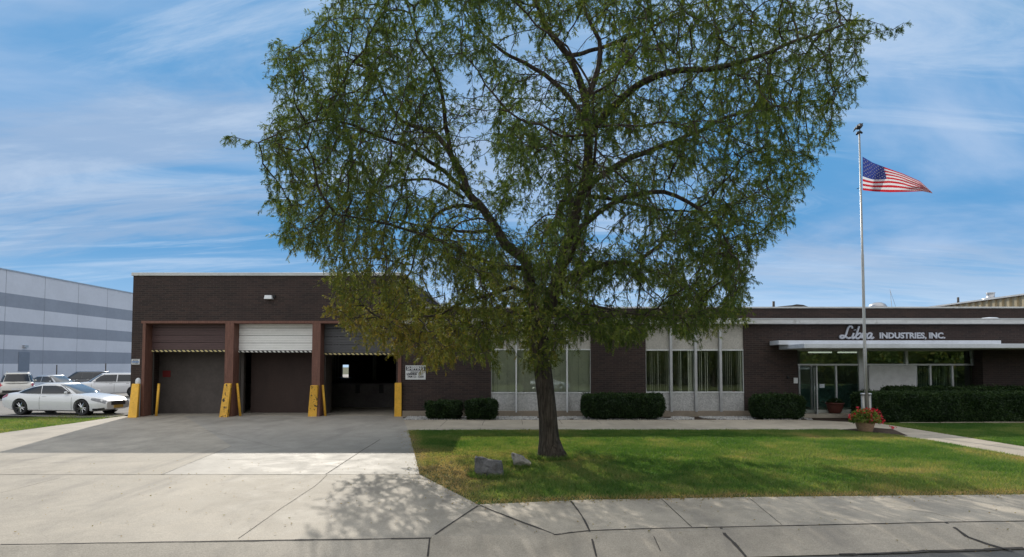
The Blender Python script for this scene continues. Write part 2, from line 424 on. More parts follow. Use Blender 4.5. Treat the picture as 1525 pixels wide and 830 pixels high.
# ------------------------------------------------------------------ mesh helpers
class MB:
    """collects shapes (world coordinates) for ONE mesh"""
    def __init__(s): s.v, s.f, s.m = [], [], []
    def add(s, vs, fs, mi=0):
        o = len(s.v); s.v += [tuple(v) for v in vs]; s.f += [tuple(i + o for i in f) for f in fs]; s.m += [mi] * len(fs); return s
    def box(s, x0, x1, y0, y1, z0, z1, mi=0):
        vs = [(x, y, z) for z in (z0, z1) for y in (y0, y1) for x in (x0, x1)]
        return s.add(vs, [(0, 2, 3, 1), (4, 5, 7, 6), (0, 1, 5, 4), (2, 6, 7, 3), (0, 4, 6, 2), (1, 3, 7, 5)], mi)
    def hexa(s, bottom, top, mi=0):
        n = len(bottom); vs = list(bottom) + list(top)
        fs = [tuple(reversed(range(n))), tuple(range(n, 2 * n))] + [(i, (i + 1) % n, n + (i + 1) % n, n + i) for i in range(n)]
        return s.add(vs, fs, mi)
    def prism_y(s, poly, y0, y1, mi=0):
        """(x, z) outline given thickness along y"""
        a = [(x, y0, z) for x, z in poly]; b = [(x, y1, z) for x, z in poly]
        return s.hexa(a, b, mi)
    def tube(s, pts, rad, n=8, mi=0, cap=True):
        pts = [Vector(p) for p in pts]; k = len(pts)
        rad = rad if isinstance(rad, (list, tuple)) else [rad] * k
        o = len(s.v); ref = None
        for i, p in enumerate(pts):
            t = (pts[min(i + 1, k - 1)] - pts[max(i - 1, 0)]).normalized()
            if ref is None: ref = t.orthogonal().normalized()
            ref = (ref - t * ref.dot(t)); ref = ref.normalized() if ref.length > 1e-6 else t.orthogonal().normalized()
            b = t.cross(ref)
            for j in range(n):
                a = 2 * math.pi * j / n
                s.v.append(tuple(p + (ref * math.cos(a) + b * math.sin(a)) * rad[i]))
        for i in range(k - 1):
            for j in range(n):
                s.f.append((o + i * n + j, o + i * n + (j + 1) % n, o + (i + 1) * n + (j + 1) % n, o + (i + 1) * n + j)); s.m.append(mi)
        if cap:
            s.f.append(tuple(o + j for j in reversed(range(n)))); s.m.append(mi)
            s.f.append(tuple(o + (k - 1) * n + j for j in range(n))); s.m.append(mi)
        return s
    def lathe(s, prof, c, n=24, mi=0, axis='z'):
        """profile [(r, h)] turned about a vertical (or y) axis through c"""
        o = len(s.v); c = Vector(c); k = len(prof)
        for r, h in prof:
            for j in range(n):
                a = 2 * math.pi * j / n
                d = (r * math.cos(a), r * math.sin(a), h) if axis == 'z' else (r * math.cos(a), h, r * math.sin(a))
                s.v.append(tuple(c + Vector(d)))
        for i in range(k - 1):
            for j in range(n):
                q = (o + i * n + j, o + i * n + (j + 1) % n, o + (i + 1) * n + (j + 1) % n, o + (i + 1) * n + j)
                s.f.append(q if axis == 'z' else q[::-1]); s.m.append(mi)
        return s
    def build(s, name, mats, parent=None, origin=(0, 0, 0), smooth=False, bevel=0.0):
        mats = mats if isinstance(mats, (list, tuple)) else [mats]
        me = bpy.data.meshes.new(name)
        o0 = Vector(origin)
        me.from_pydata([tuple(Vector(v) - o0) for v in s.v], [], s.f)
        for m in mats: me.materials.append(MAT[m] if isinstance(m, str) else m)
        me.polygons.foreach_set('material_index', s.m)
        if smooth: me.polygons.foreach_set('use_smooth', [True] * len(s.f))
        me.update()
        ob = bpy.data.objects.new(name, me)
        COL.objects.link(ob)
        if parent is not None: ob.parent = parent
        else: ob.location = o0
        if bevel:
            bv = ob.modifiers.new('bevel', 'BEVEL'); bv.width = bevel; bv.segments = 2; bv.limit_method = 'ANGLE'
        return ob

def npmesh(name, V, F, mat, parent=None, origin=(0, 0, 0), tint=None, midx=None, smooth=False):
    """large mesh from arrays: V (n,3), F (m,k) all faces with k corners; tint per vertex"""
    V = np.asarray(V, dtype=np.float32) - np.asarray(origin, dtype=np.float32)
    F = np.asarray(F, dtype=np.int32)
    me = bpy.data.meshes.new(name)
    me.vertices.add(len(V)); me.vertices.foreach_set('co', V.ravel())
    k = F.shape[1]
    me.loops.add(F.size); me.loops.foreach_set('vertex_index', F.ravel())
    me.polygons.add(len(F))
    me.polygons.foreach_set('loop_start', np.arange(0, F.size, k, dtype=np.int32))
    me.polygons.foreach_set('loop_total', np.full(len(F), k, dtype=np.int32))
    for m in (mat if isinstance(mat, (list, tuple)) else [mat]): me.materials.append(MAT[m])
    if midx is not None: me.polygons.foreach_set('material_index', np.asarray(midx, dtype=np.int32))
    if smooth: me.polygons.foreach_set('use_smooth', np.ones(len(F), dtype=bool))
    if tint is not None:
        a = me.attributes.new('tint', 'FLOAT', 'POINT'); a.data.foreach_set('value', np.asarray(tint, dtype=np.float32))
    me.update(calc_edges=True)
    ob = bpy.data.objects.new(name, me)
    COL.objects.link(ob)
    if parent is not None: ob.parent = parent
    else: ob.location = origin
    return ob

def thing(name, label, cat, loc=(0, 0, 0), rz=0.0, group=None):
    o = bpy.data.objects.new(name, None); COL.objects.link(o)
    o.location = loc; o.rotation_euler = (0, 0, rz); o.empty_display_size = 0.2
    return tag(o, label, cat, group)
def tag(o, label, cat, group=None, kind=None):
    o['label'] = label; o['category'] = cat
    if group: o['group'] = group
    if kind: o['kind'] = kind
    return o
def struct(o, label=None, kind='structure', cat=None):
    o['kind'] = kind
    o['label'] = label; o['category'] = cat or o.name.replace('_', ' ')
    return o
def copy_tree(o, parent=None):
    c = o.copy(); COL.objects.link(c); c.parent = parent
    for ch in o.children: copy_tree(ch, c)
    return c

def clip_half(poly, fn):
    out = []
    for i in range(len(poly)):
        a, b = poly[i], poly[(i + 1) % len(poly)]
        fa, fb = fn(a), fn(b)
        if fa >= 0: out.append(a)
        if (fa >= 0) != (fb >= 0):
            t = fa / (fa - fb); out.append((a[0] + (b[0] - a[0]) * t, a[1] + (b[1] - a[1]) * t))
    return out
def ground_faces(mb, poly, off, mi=0):
    """an (x, y) outline laid on the graded ground, off metres above it"""
    vv = lambda p: p[1] - SLOPE * max(-30, min(30, p[0]))
    cuts = [a for a, _ in GV]
    for lo, hi in zip(cuts, cuts[1:]):
        c = clip_half(poly, lambda p: vv(p) - lo)
        if len(c) > 2: c = clip_half(c, lambda p: hi - vv(p))
        if len(c) > 2:
            ar = sum(c[i][0] * c[(i + 1) % len(c)][1] - c[(i + 1) % len(c)][0] * c[i][1] for i in range(len(c)))
            if abs(ar) < 1e-5: continue
            if ar < 0: c = c[::-1]
            mb.add([(x, y, g(x, y) + off) for x, y in c], [tuple(range(len(c)))], mi)
def P2(*pix): return [tuple(gnd(*p)[:2]) for p in pix]
def strip_on_ground(mb, pix, w, off, mi=0, jitter=0.0):
    """a thin joint or crack along photo pixels, w metres wide"""
    pts = [Vector(p) for p in P2(*pix)]
    fine = []
    for a, b in zip(pts, pts[1:]):
        n = max(1, int((b - a).length / 0.25))
        fine += [a + (b - a) * i / n for i in range(n)]
    fine.append(pts[-1])
    if jitter: fine = [p + Vector((random.uniform(-1, 1), random.uniform(-1, 1))) * jitter for p in fine]
    for i in range(len(fine) - 1):
        a, b = fine[i], fine[i + 1]
        d = (b - a).normalized(); n = Vector((-d.y, d.x))
        w0, w1 = w * random.uniform(.6, 1.2) / 2, w * random.uniform(.6, 1.2) / 2
        q = [a - n * w0, b - n * w1, b + n * w1, a + n * w0]
        mb.add([(p.x, p.y, g(p.x, p.y) + off) for p in q], [(0, 1, 2, 3)], mi)

# ------------------------------------------------------------------ ground, paving, road
FD = 26.5                                     # distance of the building's front wall
def fx(px, py=560, Y=FD): return at(px, py, Y).x
def fz(py, px=762, Y=FD): return at(px, py, Y).z

mb = MB()
for x0, x1 in ((-400, -30), (-30, 30), (30, 400)):
    ground_faces(mb, [(x0, -120), (x1, -120), (x1, 400), (x0, 400)], -0.03)
struct(mb.build('ground', 'earth'), 'earth and rough grass under and around the lot')

mb = MB()
road_front = [tuple(p) for p in P2((1525, 818), (1250, 826))]
d_ = Vector(road_front[0]) - Vector(road_front[1]); d_.normalize()
a_ = Vector(road_front[1])
ground_faces(mb, [(-30, -7), (30, -7), tuple(a_ + d_ * 28), tuple(a_ - d_ * 36)], -0.012)
struct(mb.build('road', 'asphalt'), 'grey asphalt street in front of the kerb')

lawnL = P2((185, 619.5), (100, 632), (0, 645.5))
LX = lawnL[2][0]
DRIVE = P2((190, 621), (601, 621), (608, 640), (626, 706), (640, 715), (712, 752))
corner = Vector(DRIVE[-1])
curbL = P2((640, 803))[0]; bot = P2((637, 829))[0]
mb = MB()
# apron towards the street
J1l, J1r = P2((0, 709))[0], P2((625, 707))[0]
yJ = J1r[1]
base = a_ + d_ * ((bot[0] - a_.x) / d_.x)
base_l = a_ + d_ * ((LX - 1.6 - a_.x) / d_.x)
ground_faces(mb, [(LX, yJ), (J1r[0], yJ), DRIVE[4], DRIVE[5], curbL, tuple(base), tuple(base_l)], 0.004, 0)
pe = P2((240, 707))[0]; pf = P2((345, 665))[0]
ground_faces(mb, [(pe[0], yJ), (LX, yJ), lawnL[2], lawnL[1], lawnL[0], (DRIVE[0][0] - .3, FD + .2), (DRIVE[0][0] + 2.0, FD + .6), pf], 0.004, 0)
ground_faces(mb, [(pe[0], yJ), pf, (DRIVE[0][0] + 2.0, FD + .6), (DRIVE[1][0] + .4, FD + .6), (DRIVE[1][0], FD - .35), DRIVE[2], J1r, (J1r[0], yJ)], 0.004, 1)
for pix, w, j in ([(0, 707.4), (240, 707.4), (625, 707)], .022, .003), ([(0, 812), (320, 807), (640, 802.5)], .03, .005), ([(640, 803), (712, 754)], .035, .006), \
        ([(640, 803), (637, 830)], .03, .004), ([(485, 707), (540, 671), (566, 655)], .022, .004), ([(355, 803), (470, 724), (487, 708)], .010, .004), \
        ([(240, 708), (345, 665)], .01, .004), ([(0, 735), (90, 712)], .008, .004), ([(40, 690), (190, 688), (330, 684), (470, 689)], .006, .01), ([(300, 640), (420, 668)], .008, .008):
    strip_on_ground(mb, pix, w, 0.008, 2, j)
struct(mb.build('driveway', ['concrete', 'concrete_new', 'joint']), 'pale concrete driveway in front of the loading doors')

# front sidewalk with its flare, and the rolled kerb
SW_F = P2((712, 752), (870, 745), (1110, 741), (1525, 737))
ex = Vector(SW_F[3]) + (Vector(SW_F[3]) - Vector(SW_F[2])).normalized() * 9
SW_C = P2((712, 754), (827, 797), (878, 791), (1030, 786.6), (1403, 778.5), (1511, 777))
exc = Vector(SW_C[-1]) + (Vector(SW_C[-1]) - Vector(SW_C[-2])).normalized() * 8.5
mb = MB()
ground_faces(mb, [DRIVE[5]] + SW_C[1:] + [tuple(exc), tuple(ex)] + SW_F[::-1][:-1], 0.006, 0)
J = lambda pix, w, j=.004: strip_on_ground(mb, pix, w, 0.010, 1, j)
J([(712, 752), (770, 776), (827, 797), (878, 791)], .035, .006); J([(850, 747), (866, 768), (878, 791)], .03)
J([(985, 744), (1030, 786)], .018); J([(1115, 742), (1165, 783)], .010); J([(1325, 756), (1390, 765), (1440, 778)], .008)
struct(mb.build('sidewalk', ['concrete_walk', 'joint']), 'concrete sidewalk between the lawn and the kerb')
mb = MB()
ground_faces(mb, [curbL, DRIVE[5]] + SW_C[1:] + [tuple(exc), tuple(a_ + d_ * ((exc.x - a_.x) / d_.x)), tuple(base)], 0.002, 0)
J = lambda pix, w, j=.004: strip_on_ground(mb, pix, w, 0.009, 1, j)
J([(878, 791), (960, 788), (1030, 786.6), (1220, 782.5), (1403, 778.5), (1525, 776.5)], .028, .007)
J([(878, 791), (888, 830)], .03); J([(968, 789), (984, 822)], .012); J([(1073, 787), (1080, 797), (1092, 808), (1112, 830)], .055, .012)
J([(1408, 779), (1424, 788), (1440, 800), (1470, 811), (1511, 822)], .05, .012); J([(1250, 827), (1380, 822), (1525, 817.5)], .045, .012)
struct(mb.build('curb', ['curb', 'joint']), 'worn rolled concrete kerb along the street')

# walkway along the office front and the path running off to the right
mb = MB()
W = P2((601, 625.5), (1195, 625.5), (1310, 631), (1525, 665.5))
W2 = P2((1525, 681), (1385, 656), (1318, 646), (1245, 640), (1100, 640.5), (608, 641))
sw = lambda x: SW_F[3][1] + (x - SW_F[3][0]) * (ex.y - SW_F[3][1]) / (ex.x - SW_F[3][0])
e1 = Vector((W[3][0], sw(W[3][0]))); e2 = Vector((W2[0][0], sw(W2[0][0])))
ground_faces(mb, [W[0], W2[-1], W2[-2], W2[-3], W[1]], 0.006, 0)
ground_faces(mb, [W[1], W2[-3], W2[2], W2[1], W2[0], tuple(e2), tuple(e1), W[3], W[2]], 0.006, 0)
for x in range(-4, 12):
    xx = x * 1.52 + .4
    if W[0][0] + .6 < xx < 12.3:
        y1, y0 = W[0][1], W2[-1][1]
        ya = [(xx + random.uniform(-.02, .02), y0), (xx, y1)]
        mb.add([(xx - .008, y0, g(xx, y0) + .010), (xx + .008, y0, g(xx, y0) + .010), (xx + .008, y1, g(xx, y1) + .010), (xx - .008, y1, g(xx, y1) + .010)], [(0, 1, 2, 3)], 1)
strip_on_ground(mb, [(1365, 650), (1410, 648)], .012, .010, 1); strip_on_ground(mb, [(1445, 667), (1500, 661)], .012, .010, 1)
strip_on_ground(mb, [(1330, 641), (1440, 659), (1525, 672)], .012, .010, 1)
struct(mb.build('path', ['path', 'joint']), 'concrete walkway along the office front and out to the right')

LAWN = P2((608, 642), (626, 706), (640, 715), (712, 751.5), (870, 745), (1110, 741), (1525, 737)) + [tuple(e2)] + \
       P2((1525, 681.5), (1385, 656.5), (1318, 647), (1245, 641), (1100, 641.2), (800, 641.2))
LAWN_R = P2((1316, 632), (1525, 665)) + [tuple(e1), tuple(ex), (26, ex.y), (26, 23.35)] + [(fx(1330, 632, 23.2), 23.35)]
LAWN_L = [lawnL[0], lawnL[1], lawnL[2], (LX, yJ), (LX - 1.5, 8.9 - .08 * 18), (-30, 8.9 - .08 * 30), (-30, 26.6)] + P2((0, 625.5), (120, 617.5), (160, 614))
mb = MB(); ground_faces(mb, LAWN, 0.0); ground_faces(mb, LAWN_R, 0.0); ground_faces(mb, LAWN_L, 0.0)
struct(mb.build('lawn', 'soil'), 'lawn soil beneath the grass')
mb = MB(); ground_faces(mb, P2((1252, 640.5), (1300, 637.5), (1330, 640), (1352, 649.5), (1320, 648.5), (1285, 646)), 0.014)
struct(mb.build('mulch_bed', 'mulch'), 'dark mulch under the flower pot', cat='mulch')
mb = MB(); ground_faces(mb, [(-140, 29.2), (-17.2, 29.2), (-17.2, 25.9), (-18.5, 25.7), (-21, 26.4), (-30, 26.7), (-140, 26.7)][::-1], 0.026)
ground_faces(mb, [(-140, 29.2), (-17.2, 29.2), (-17.2, 130), (-140, 130)], 0.026)
struct(mb.build('parking_lot', 'lot'), 'sunlit asphalt car park left of the loading building')
mb = MB(); ground_faces(mb, [(DRIVE[1][0] + .1, W[0][1] + .02), (fx(1195), W[0][1] + .02), (fx(1195), FD + .1), (DRIVE[1][0] + .1, FD + .1)], -.004)
ground_faces(mb, [(fx(1195), 23.3), (40, 23.2), (40, FD + .1), (fx(1195), FD + .1)], -.004)
struct(mb.build('planting_bed', 'mulch'), 'dark soil strip along the office foundation', cat='planting bed')

# ------------------------------------------------------------------ grass blades and gravel
def inside(poly, X, Y):
    r = np.zeros(len(X), bool); n = len(poly)
    for i in range(n):
        (x0, y0), (x1, y1) = poly[i], poly[(i + 1) % n]
        c = ((y0 > Y) != (y1 > Y)) & (X < (x1 - x0) * (Y - y0) / (y1 - y0 + 1e-12) + x0)
        r ^= c
    return r
def vnoise(X, Y, s, seed=0):
    """smooth 2-D value noise"""
    r = np.random.default_rng(seed); T = r.random((64, 64))
    u, v = X / s + 1000, Y / s + 1000
    i, j = np.floor(u).astype(int), np.floor(v).astype(int); fu, fv = u - i, v - j
    fu, fv = fu * fu * (3 - 2 * fu), fv * fv * (3 - 2 * fv)
    t = lambda a, b: T[a % 64, b % 64]
    return (t(i, j) * (1 - fu) + t(i + 1, j) * fu) * (1 - fv) + (t(i, j + 1) * (1 - fu) + t(i + 1, j + 1) * fu) * fv
def garr(X, Y):
    v = Y - SLOPE * np.clip(X, -30, 30)
    return np.interp(v, [a for a, _ in GV], [b for _, b in GV])
def seg_dist(X, Y, a, b):
    ax, ay = a; bx, by = b; dx, dy = bx - ax, by - ay
    t = np.clip(((X - ax) * dx + (Y - ay) * dy) / (dx * dx + dy * dy), 0, 1)
    return np.hypot(X - ax - t * dx, Y - ay - t * dy)
def grass_points(poly, n, x0, x1, y0, y1):
    X = rng.uniform(x0, x1, n); Y = rng.uniform(y0, y1, n); k = inside(poly, X, Y); return X[k], Y[k]
def make_grass():
    Xs, Ys, Ts, Hs = [], [], [], []
    def put(poly, n, box, dry_edges=(), extra=0.0):
        X, Y = grass_points(poly, n, *box)
        t = 0.25 + 0.55 * (vnoise(X, Y, 1.6, 1) - .5) + 0.35 * (vnoise(X, Y, .35, 2) - .5) + rng.normal(0, .13, len(X)) + extra
        keep = np.ones(len(X), bool)
        for a, b, w, s in dry_edges:
            d = seg_dist(X, Y, a, b) * (0.7 + .6 * vnoise(X, Y, .5, 5))
            f = np.exp(-(d / w) ** 2) * s
            t += f
            keep &= rng.random(len(X)) > f * .75
        t += .22 * np.clip(vnoise(X, Y, .8, 12) - .62, 0, 1) * 4 - .10 * (vnoise(X, Y, 3.2, 14) - .5)
        X, Y, t = X[keep], Y[keep], t[keep]
        X = X + rng.normal(0, .035, len(X)); Y = Y + rng.normal(0, .035, len(X))
        h = (0.045 + .03 * vnoise(X, Y, .5, 3)) * rng.uniform(.5, 1.3, len(X)) * np.where(t > .75, .7, 1)
        Xs.append(X); Ys.append(Y); Ts.append(np.clip(t, 0, 1)); Hs.append(h)
    dry = [(DRIVE[2], DRIVE[3], .35, .55), (DRIVE[3], DRIVE[4], 1.1, .55), (DRIVE[4], SW_F[0], .5, .55), (SW_F[0], SW_F[1], .22, .8), (SW_F[1], SW_F[2], .2, .8), (SW_F[2], SW_F[3], .25, .8),
           (tuple(gnd(760, 745)[:2]), tuple(gnd(1000, 738)[:2]), .4, .2), (tuple(gnd(690, 700)[:2]), tuple(gnd(650, 672)[:2]), .8, .3),
           (tuple(gnd(1330, 652)[:2]), tuple(gnd(1500, 685)[:2]), .5, .35), (tuple(gnd(800, 684)[:2]), tuple(gnd(850, 684)[:2]), .5, .35)]
    put(LAWN, 620000, (-4.5, 21, 10, 21.8), dry)
    put(LAWN_R, 260000, (13, 21.5, 15, 23.6), (), -.1)
    put(LAWN_L, 90000, (-30, -15.5, 17, 27.5), [(lawnL[0], P2((120, 617.5))[0], .9, .5)], .1)
    # longer uncut blades round the trunk and the two stones
    for c, r0, r1, m in ((gnd(822, 682), .40, .62, 2600), (gnd(728, 712) + Vector((0, .2, 0)), .30, .46, 1500), (gnd(778, 697) + Vector((0, .17, 0)), .20, .34, 900)):
        q = rng.uniform(0, 6.28, m); r = rng.uniform(r0, r1, m)
        Xs.append(c.x + np.cos(q) * r); Ys.append(c.y + np.sin(q) * r); Ts.append(np.clip(rng.normal(.3, .2, m), 0, 1)); Hs.append(rng.uniform(.05, .15, m))
    X, Y, t, h = map(np.concatenate, (Xs, Ys, Ts, Hs))
    n = len(X); Z = garr(X, Y)
    a = rng.uniform(0, 2 * np.pi, n); w = rng.uniform(.006, .012, n); ln = rng.normal(0, .6, (n, 2)) * h[:, None]
    V = np.empty((n, 3, 3), np.float32)
    V[:, 0] = np.stack([X - np.cos(a) * w, Y - np.sin(a) * w, Z - .003], 1)
    V[:, 1] = np.stack([X + np.cos(a) * w, Y + np.sin(a) * w, Z - .003], 1)
    V[:, 2] = np.stack([X + ln[:, 0], Y + ln[:, 1], Z + h], 1)
    o = npmesh('grass', V.reshape(-1, 3), np.arange(3 * n).reshape(-1, 3), 'grass', tint=np.repeat(t, 3))
    tag(o, 'short sunlit grass blades covering the lawns, dry along the edges', 'grass', kind='stuff')
make_grass()

def pebbles(name, X, Y, Z, r, tint, mat):
    base = np.array([(1, 0, 0), (-.5, .87, 0), (-.5, -.87, 0), (0, 0, .8), (0, 0, -.5)], np.float32)
    fs = np.array([(0, 1, 3), (1, 2, 3), (2, 0, 3), (1, 0, 4), (2, 1, 4), (0, 2, 4)])
    n = len(X); a = rng.uniform(0, 6.28, n)
    b = base[None] * r[:, None, None] * rng.uniform(.7, 1.3, (n, 5, 1))
    c, s = np.cos(a)[:, None], np.sin(a)[:, None]
    V = np.stack([b[..., 0] * c - b[..., 1] * s + X[:, None], b[..., 0] * s + b[..., 1] * c + Y[:, None], b[..., 2] + Z[:, None]], -1)
    F = (np.arange(n)[:, None, None] * 5 + fs[None]).reshape(-1, 3)
    return npmesh(name, V.reshape(-1, 3), F, mat, tint=np.repeat(tint, 5))
n = 9000
X = rng.uniform(DRIVE[1][0] + .2, fx(1185), n); Y = rng.uniform(W[0][1] + .06, FD - .08, n)
Xb = rng.uniform(fx(1290), fx(1530), 300); Yb = rng.uniform(23.0, 23.25, 300)
k = (vnoise(X, Y, .6, 8) > .22)
o = pebbles('gravel', X[k], Y[k], np.full(k.sum(), .005), rng.uniform(.02, .05, k.sum()), np.clip(rng.normal(.68, .25, k.sum()), 0, 1), 'stone')
tag(o, 'white and grey gravel along the office foundation', 'gravel', kind='stuff')
# fallen brown leaves and crumbs at the lawn's edges
def litter():
    Xs, Ys = [], []
    for a, b, w, m in ((SW_F[0], SW_F[1], .12, 220), (SW_F[1], SW_F[2], .12, 420), (SW_F[2], SW_F[3], .14, 420), (DRIVE[2], DRIVE[3], .2, 200), (DRIVE[3], SW_F[0], .22, 220)):
        t = rng.random(m); Xs.append(a[0] + (b[0] - a[0]) * t + rng.normal(0, w, m)); Ys.append(a[1] + (b[1] - a[1]) * t + rng.normal(0, w, m))
    m = 520; Xs.append(rng.uniform(-10, 10, m)); Ys.append(rng.uniform(8.6, 15, m))
    X, Y = np.concatenate(Xs), np.concatenate(Ys); n = len(X); Z = garr(X, Y) + .02
    a = rng.uniform(0, 6.28, n); r = rng.uniform(.008, .028, n)
    V = np.empty((n, 4, 3), np.float32)
    for i in range(4):
        q = a + i * 1.57; rr = r * (1 if i % 2 else .55)
        V[:, i] = np.stack([X + np.cos(q) * rr, Y + np.sin(q) * rr, Z + rng.uniform(-.006, .012, n)], 1)
    o = npmesh('fallen_leaves', V.reshape(-1, 3), np.arange(4 * n).reshape(-1, 4), 'leaf', tint=np.repeat(rng.uniform(.6, 1, n), 4))
    tag(o, 'small dry leaves scattered on the concrete and lawn edge', 'fallen leaves', kind='stuff')
litter()

# ------------------------------------------------------------------ loading building (left)
BX0, BX1 = fx(193.5, 600), fx(600, 500)       # left and right corner of the front wall
BTOP = fz(411, 300)
BAYS = [(214, 338), (342, 468), (472, 597)]
wb = thing('loading_building', 'dark brown brick loading building with three garage bays', 'building', ((BX0 + BX1) / 2, FD, 0))
wo = wb.location
DB = 47.0                                     # how far back the block reaches
OX0, OX1 = fx(212, 560), fx(597, 560)         # the wide opening shared by the three bays
OTOP = fz(478.5, 400)
mb = MB()
mb.box(BX0, OX0, FD, FD + .35, -.1, BTOP)
mb.box(OX1, BX1, FD, FD + .35, -.1, BTOP)
mb.box(OX0, OX1, FD, FD + .35, OTOP, BTOP)
mb.box(BX0, BX0 + .35, FD + .35, DB, -.1, BTOP)
mb.box(BX1 - .35, BX1, FD + .35, DB, -.1, BTOP)
# rear wall with the far dock opening that lets daylight in
hx0, hx1 = at(509, 555, DB).x, at(519, 555, DB).x
hz0, hz1 = 1.28, 2.22
mb.box(BX0, hx0, DB, DB + .3, -.1, BTOP); mb.box(hx1, BX1, DB, DB + .3, -.1, BTOP)
mb.box(hx0, hx1, DB, DB + .3, hz1, BTOP); mb.box(hx0, hx1, DB, DB + .3, -.1, hz0)
mb.build('wall', 'brick', wb, wo)
mb = MB().box(BX0 + .36, BX1 - .36, FD + .36, DB - .01, BTOP - .5, BTOP - .25)
roof = mb.build('roof', 'tar', wb, wo)
mb = MB(); e = .06
mb.box(BX0 - e, BX1 + e, FD - e, FD + .42, BTOP, BTOP + .14); mb.box(BX0 - e, BX0 + .42, FD + .42, DB + .3, BTOP, BTOP + .14)
mb.box(BX1 - .42, BX1 + e, FD + .42, DB + .3, BTOP, BTOP + .14)
mb.build('coping', 'fascia', wb, wo, bevel=.015)
# timber and steel frame round the bays
mb = MB()
mb.box(OX0 - .10, OX1 + .10, FD - .03, FD + .5, OTOP - .10, OTOP + .012)
mb.build('header', 'wood', wb, wo, bevel=.01)
mb = MB().box(OX0 - .02, OX0 + .11, FD - .04, FD + .55, -.05, OTOP - .10); mb.build('door_jamb', 'wood', wb, wo, bevel=.01)
mb = MB().box(OX1 - .13, OX1 + .02, FD - .04, FD + .55, -.05, OTOP - .10); mb.build('door_jamb', 'wood', wb, wo, bevel=.01)
POSTS = [(fx(334.5), fx(347.5)), (fx(464.5), fx(477))]
for a, b in POSTS:
    MB().box(a, b, FD - .04, FD + .55, -.05, OTOP - .10).build('post', 'wood', wb, wo, bevel=.012)
# overhead doors, each pulled part of the way up
DY = FD + .45
doors = [(OX0 + .11, POSTS[0][0], 521.5, 524.2, 'door_brown', 'hazard_y', 'brown overhead door with cream hazard stripes'),
         (POSTS[0][1], POSTS[1][0], 522.5, 525.0, 'door_white', 'hazard_w', 'white overhead door with black and white edge'),
         (POSTS[1][1], OX1 - .13, 526.0, 528.6, 'door_grey', 'hazard_y', 'grey overhead door with cream hazard stripes')]
for a, b, y1, y2, dm, hm, lab in doors:
    z1, z2 = fz(y1, 400, DY), fz(y2, 400, DY)
    mb = MB(); zt = OTOP + .05; n = 4
    hgt = (zt - z1) / n
    for i in range(n):                       # ribbed horizontal sections
        for k in range(3):
            za = z1 + i * hgt + k * hgt / 3
            mb.box(a + .012, b - .012, DY + (.012 if k != 1 else 0), DY + .05, za + (.018 if k == 0 else .005), za + hgt / 3)
    d = mb.build('overhead_door', dm, wb, wo); d['label'] = lab
    MB().box(a + .012, b - .012, DY - .025, DY + .05, z2, z1 - .003).build('hazard_strip', hm, d, (0, 0, 0)).location = (-wo[0], -wo[1], -wo[2])
    for xx in (a + .03, b - .07):
        MB().box(xx, xx + .04, DY + .055, DY + .12, 0, zt).build('door_track', 'unit', wb, wo)
# what stands inside the bays
IY = FD + 1.5
mb = MB()
mb.box(POSTS[1][0] + .1, POSTS[1][0] + .25, FD + .56, IY + .60, 0, BTOP - .6)
mb.build('partition', 'inner_grey', wb, wo)
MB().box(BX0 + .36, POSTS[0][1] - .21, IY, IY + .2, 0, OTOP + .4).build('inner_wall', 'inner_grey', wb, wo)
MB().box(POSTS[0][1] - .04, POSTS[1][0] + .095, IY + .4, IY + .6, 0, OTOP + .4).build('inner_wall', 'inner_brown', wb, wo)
dk = 32.0
dz = fz(571.5, 540, dk)
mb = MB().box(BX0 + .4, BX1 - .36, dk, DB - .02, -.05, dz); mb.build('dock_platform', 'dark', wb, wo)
mb = MB()
for px in (533, 568):
    x = at(px, 580, dk).x; mb.box(x - .1, x + .1, dk - .12, dk - .005, dz - .5, dz - .05); mb.build('dock_bumper', 'black', wb, wo); mb = MB()
mb = MB()                                     # strip curtain and a column standing on the platform
for i, px in enumerate((486, 489, 492, 495.5, 499, 503)):
    x = at(px, 550, 36).x; mb.box(x - .06, x + .06, 36 + .02 * i, 36.02 + .02 * i, dz, 4.2)
mb.build('strip_curtain', 'room', wb, wo); mb = MB()
for px in (556, 559):
    x = at(px, 550, 38).x; mb.box(x - .05, x + .05, 38, 38.06, dz, 4.2)
mb.build('strip_curtain', 'room', wb, wo)
MB().box(BX0 + .36, BX1 - .36, FD + .3, DB, -.05, .012).build('floor', 'concrete', wb, wo)
# lamp on the wall
lx, lz = fx(401, 443), fz(443, 401)
ml = MB(); ml.hexa([(lx - .15, FD - .22, lz - .09), (lx + .19, FD - .22, lz - .09), (lx + .19, FD, lz - .09), (lx - .15, FD, lz - .09)],
                   [(lx - .15, FD - .14, lz + .08), (lx + .15, FD - .14, lz + .08), (lx + .15, FD, lz + .08), (lx - .15, FD, lz + .08)])
wl = ml.build('wall_lamp', 'metal_white', wb, wo, bevel=.01)
MB().box(lx + .2, lx + .28, FD - .1, FD, lz - .02, lz + .1).build('sensor', 'black', wl, wo)

# things in and on the loading bays
px_, pz_ = at(248.5, 557, IY).x, at(248.5, 557, IY).z
o = MB().box(px_ - .18, px_ + .18, IY - .03, IY - .002, pz_ - .15, pz_ + .15).build('placard', 'red_sign', None, (px_, IY, pz_), bevel=.004)
tag(o, 'dark red square placard on the inner wall of the left bay', 'placard')

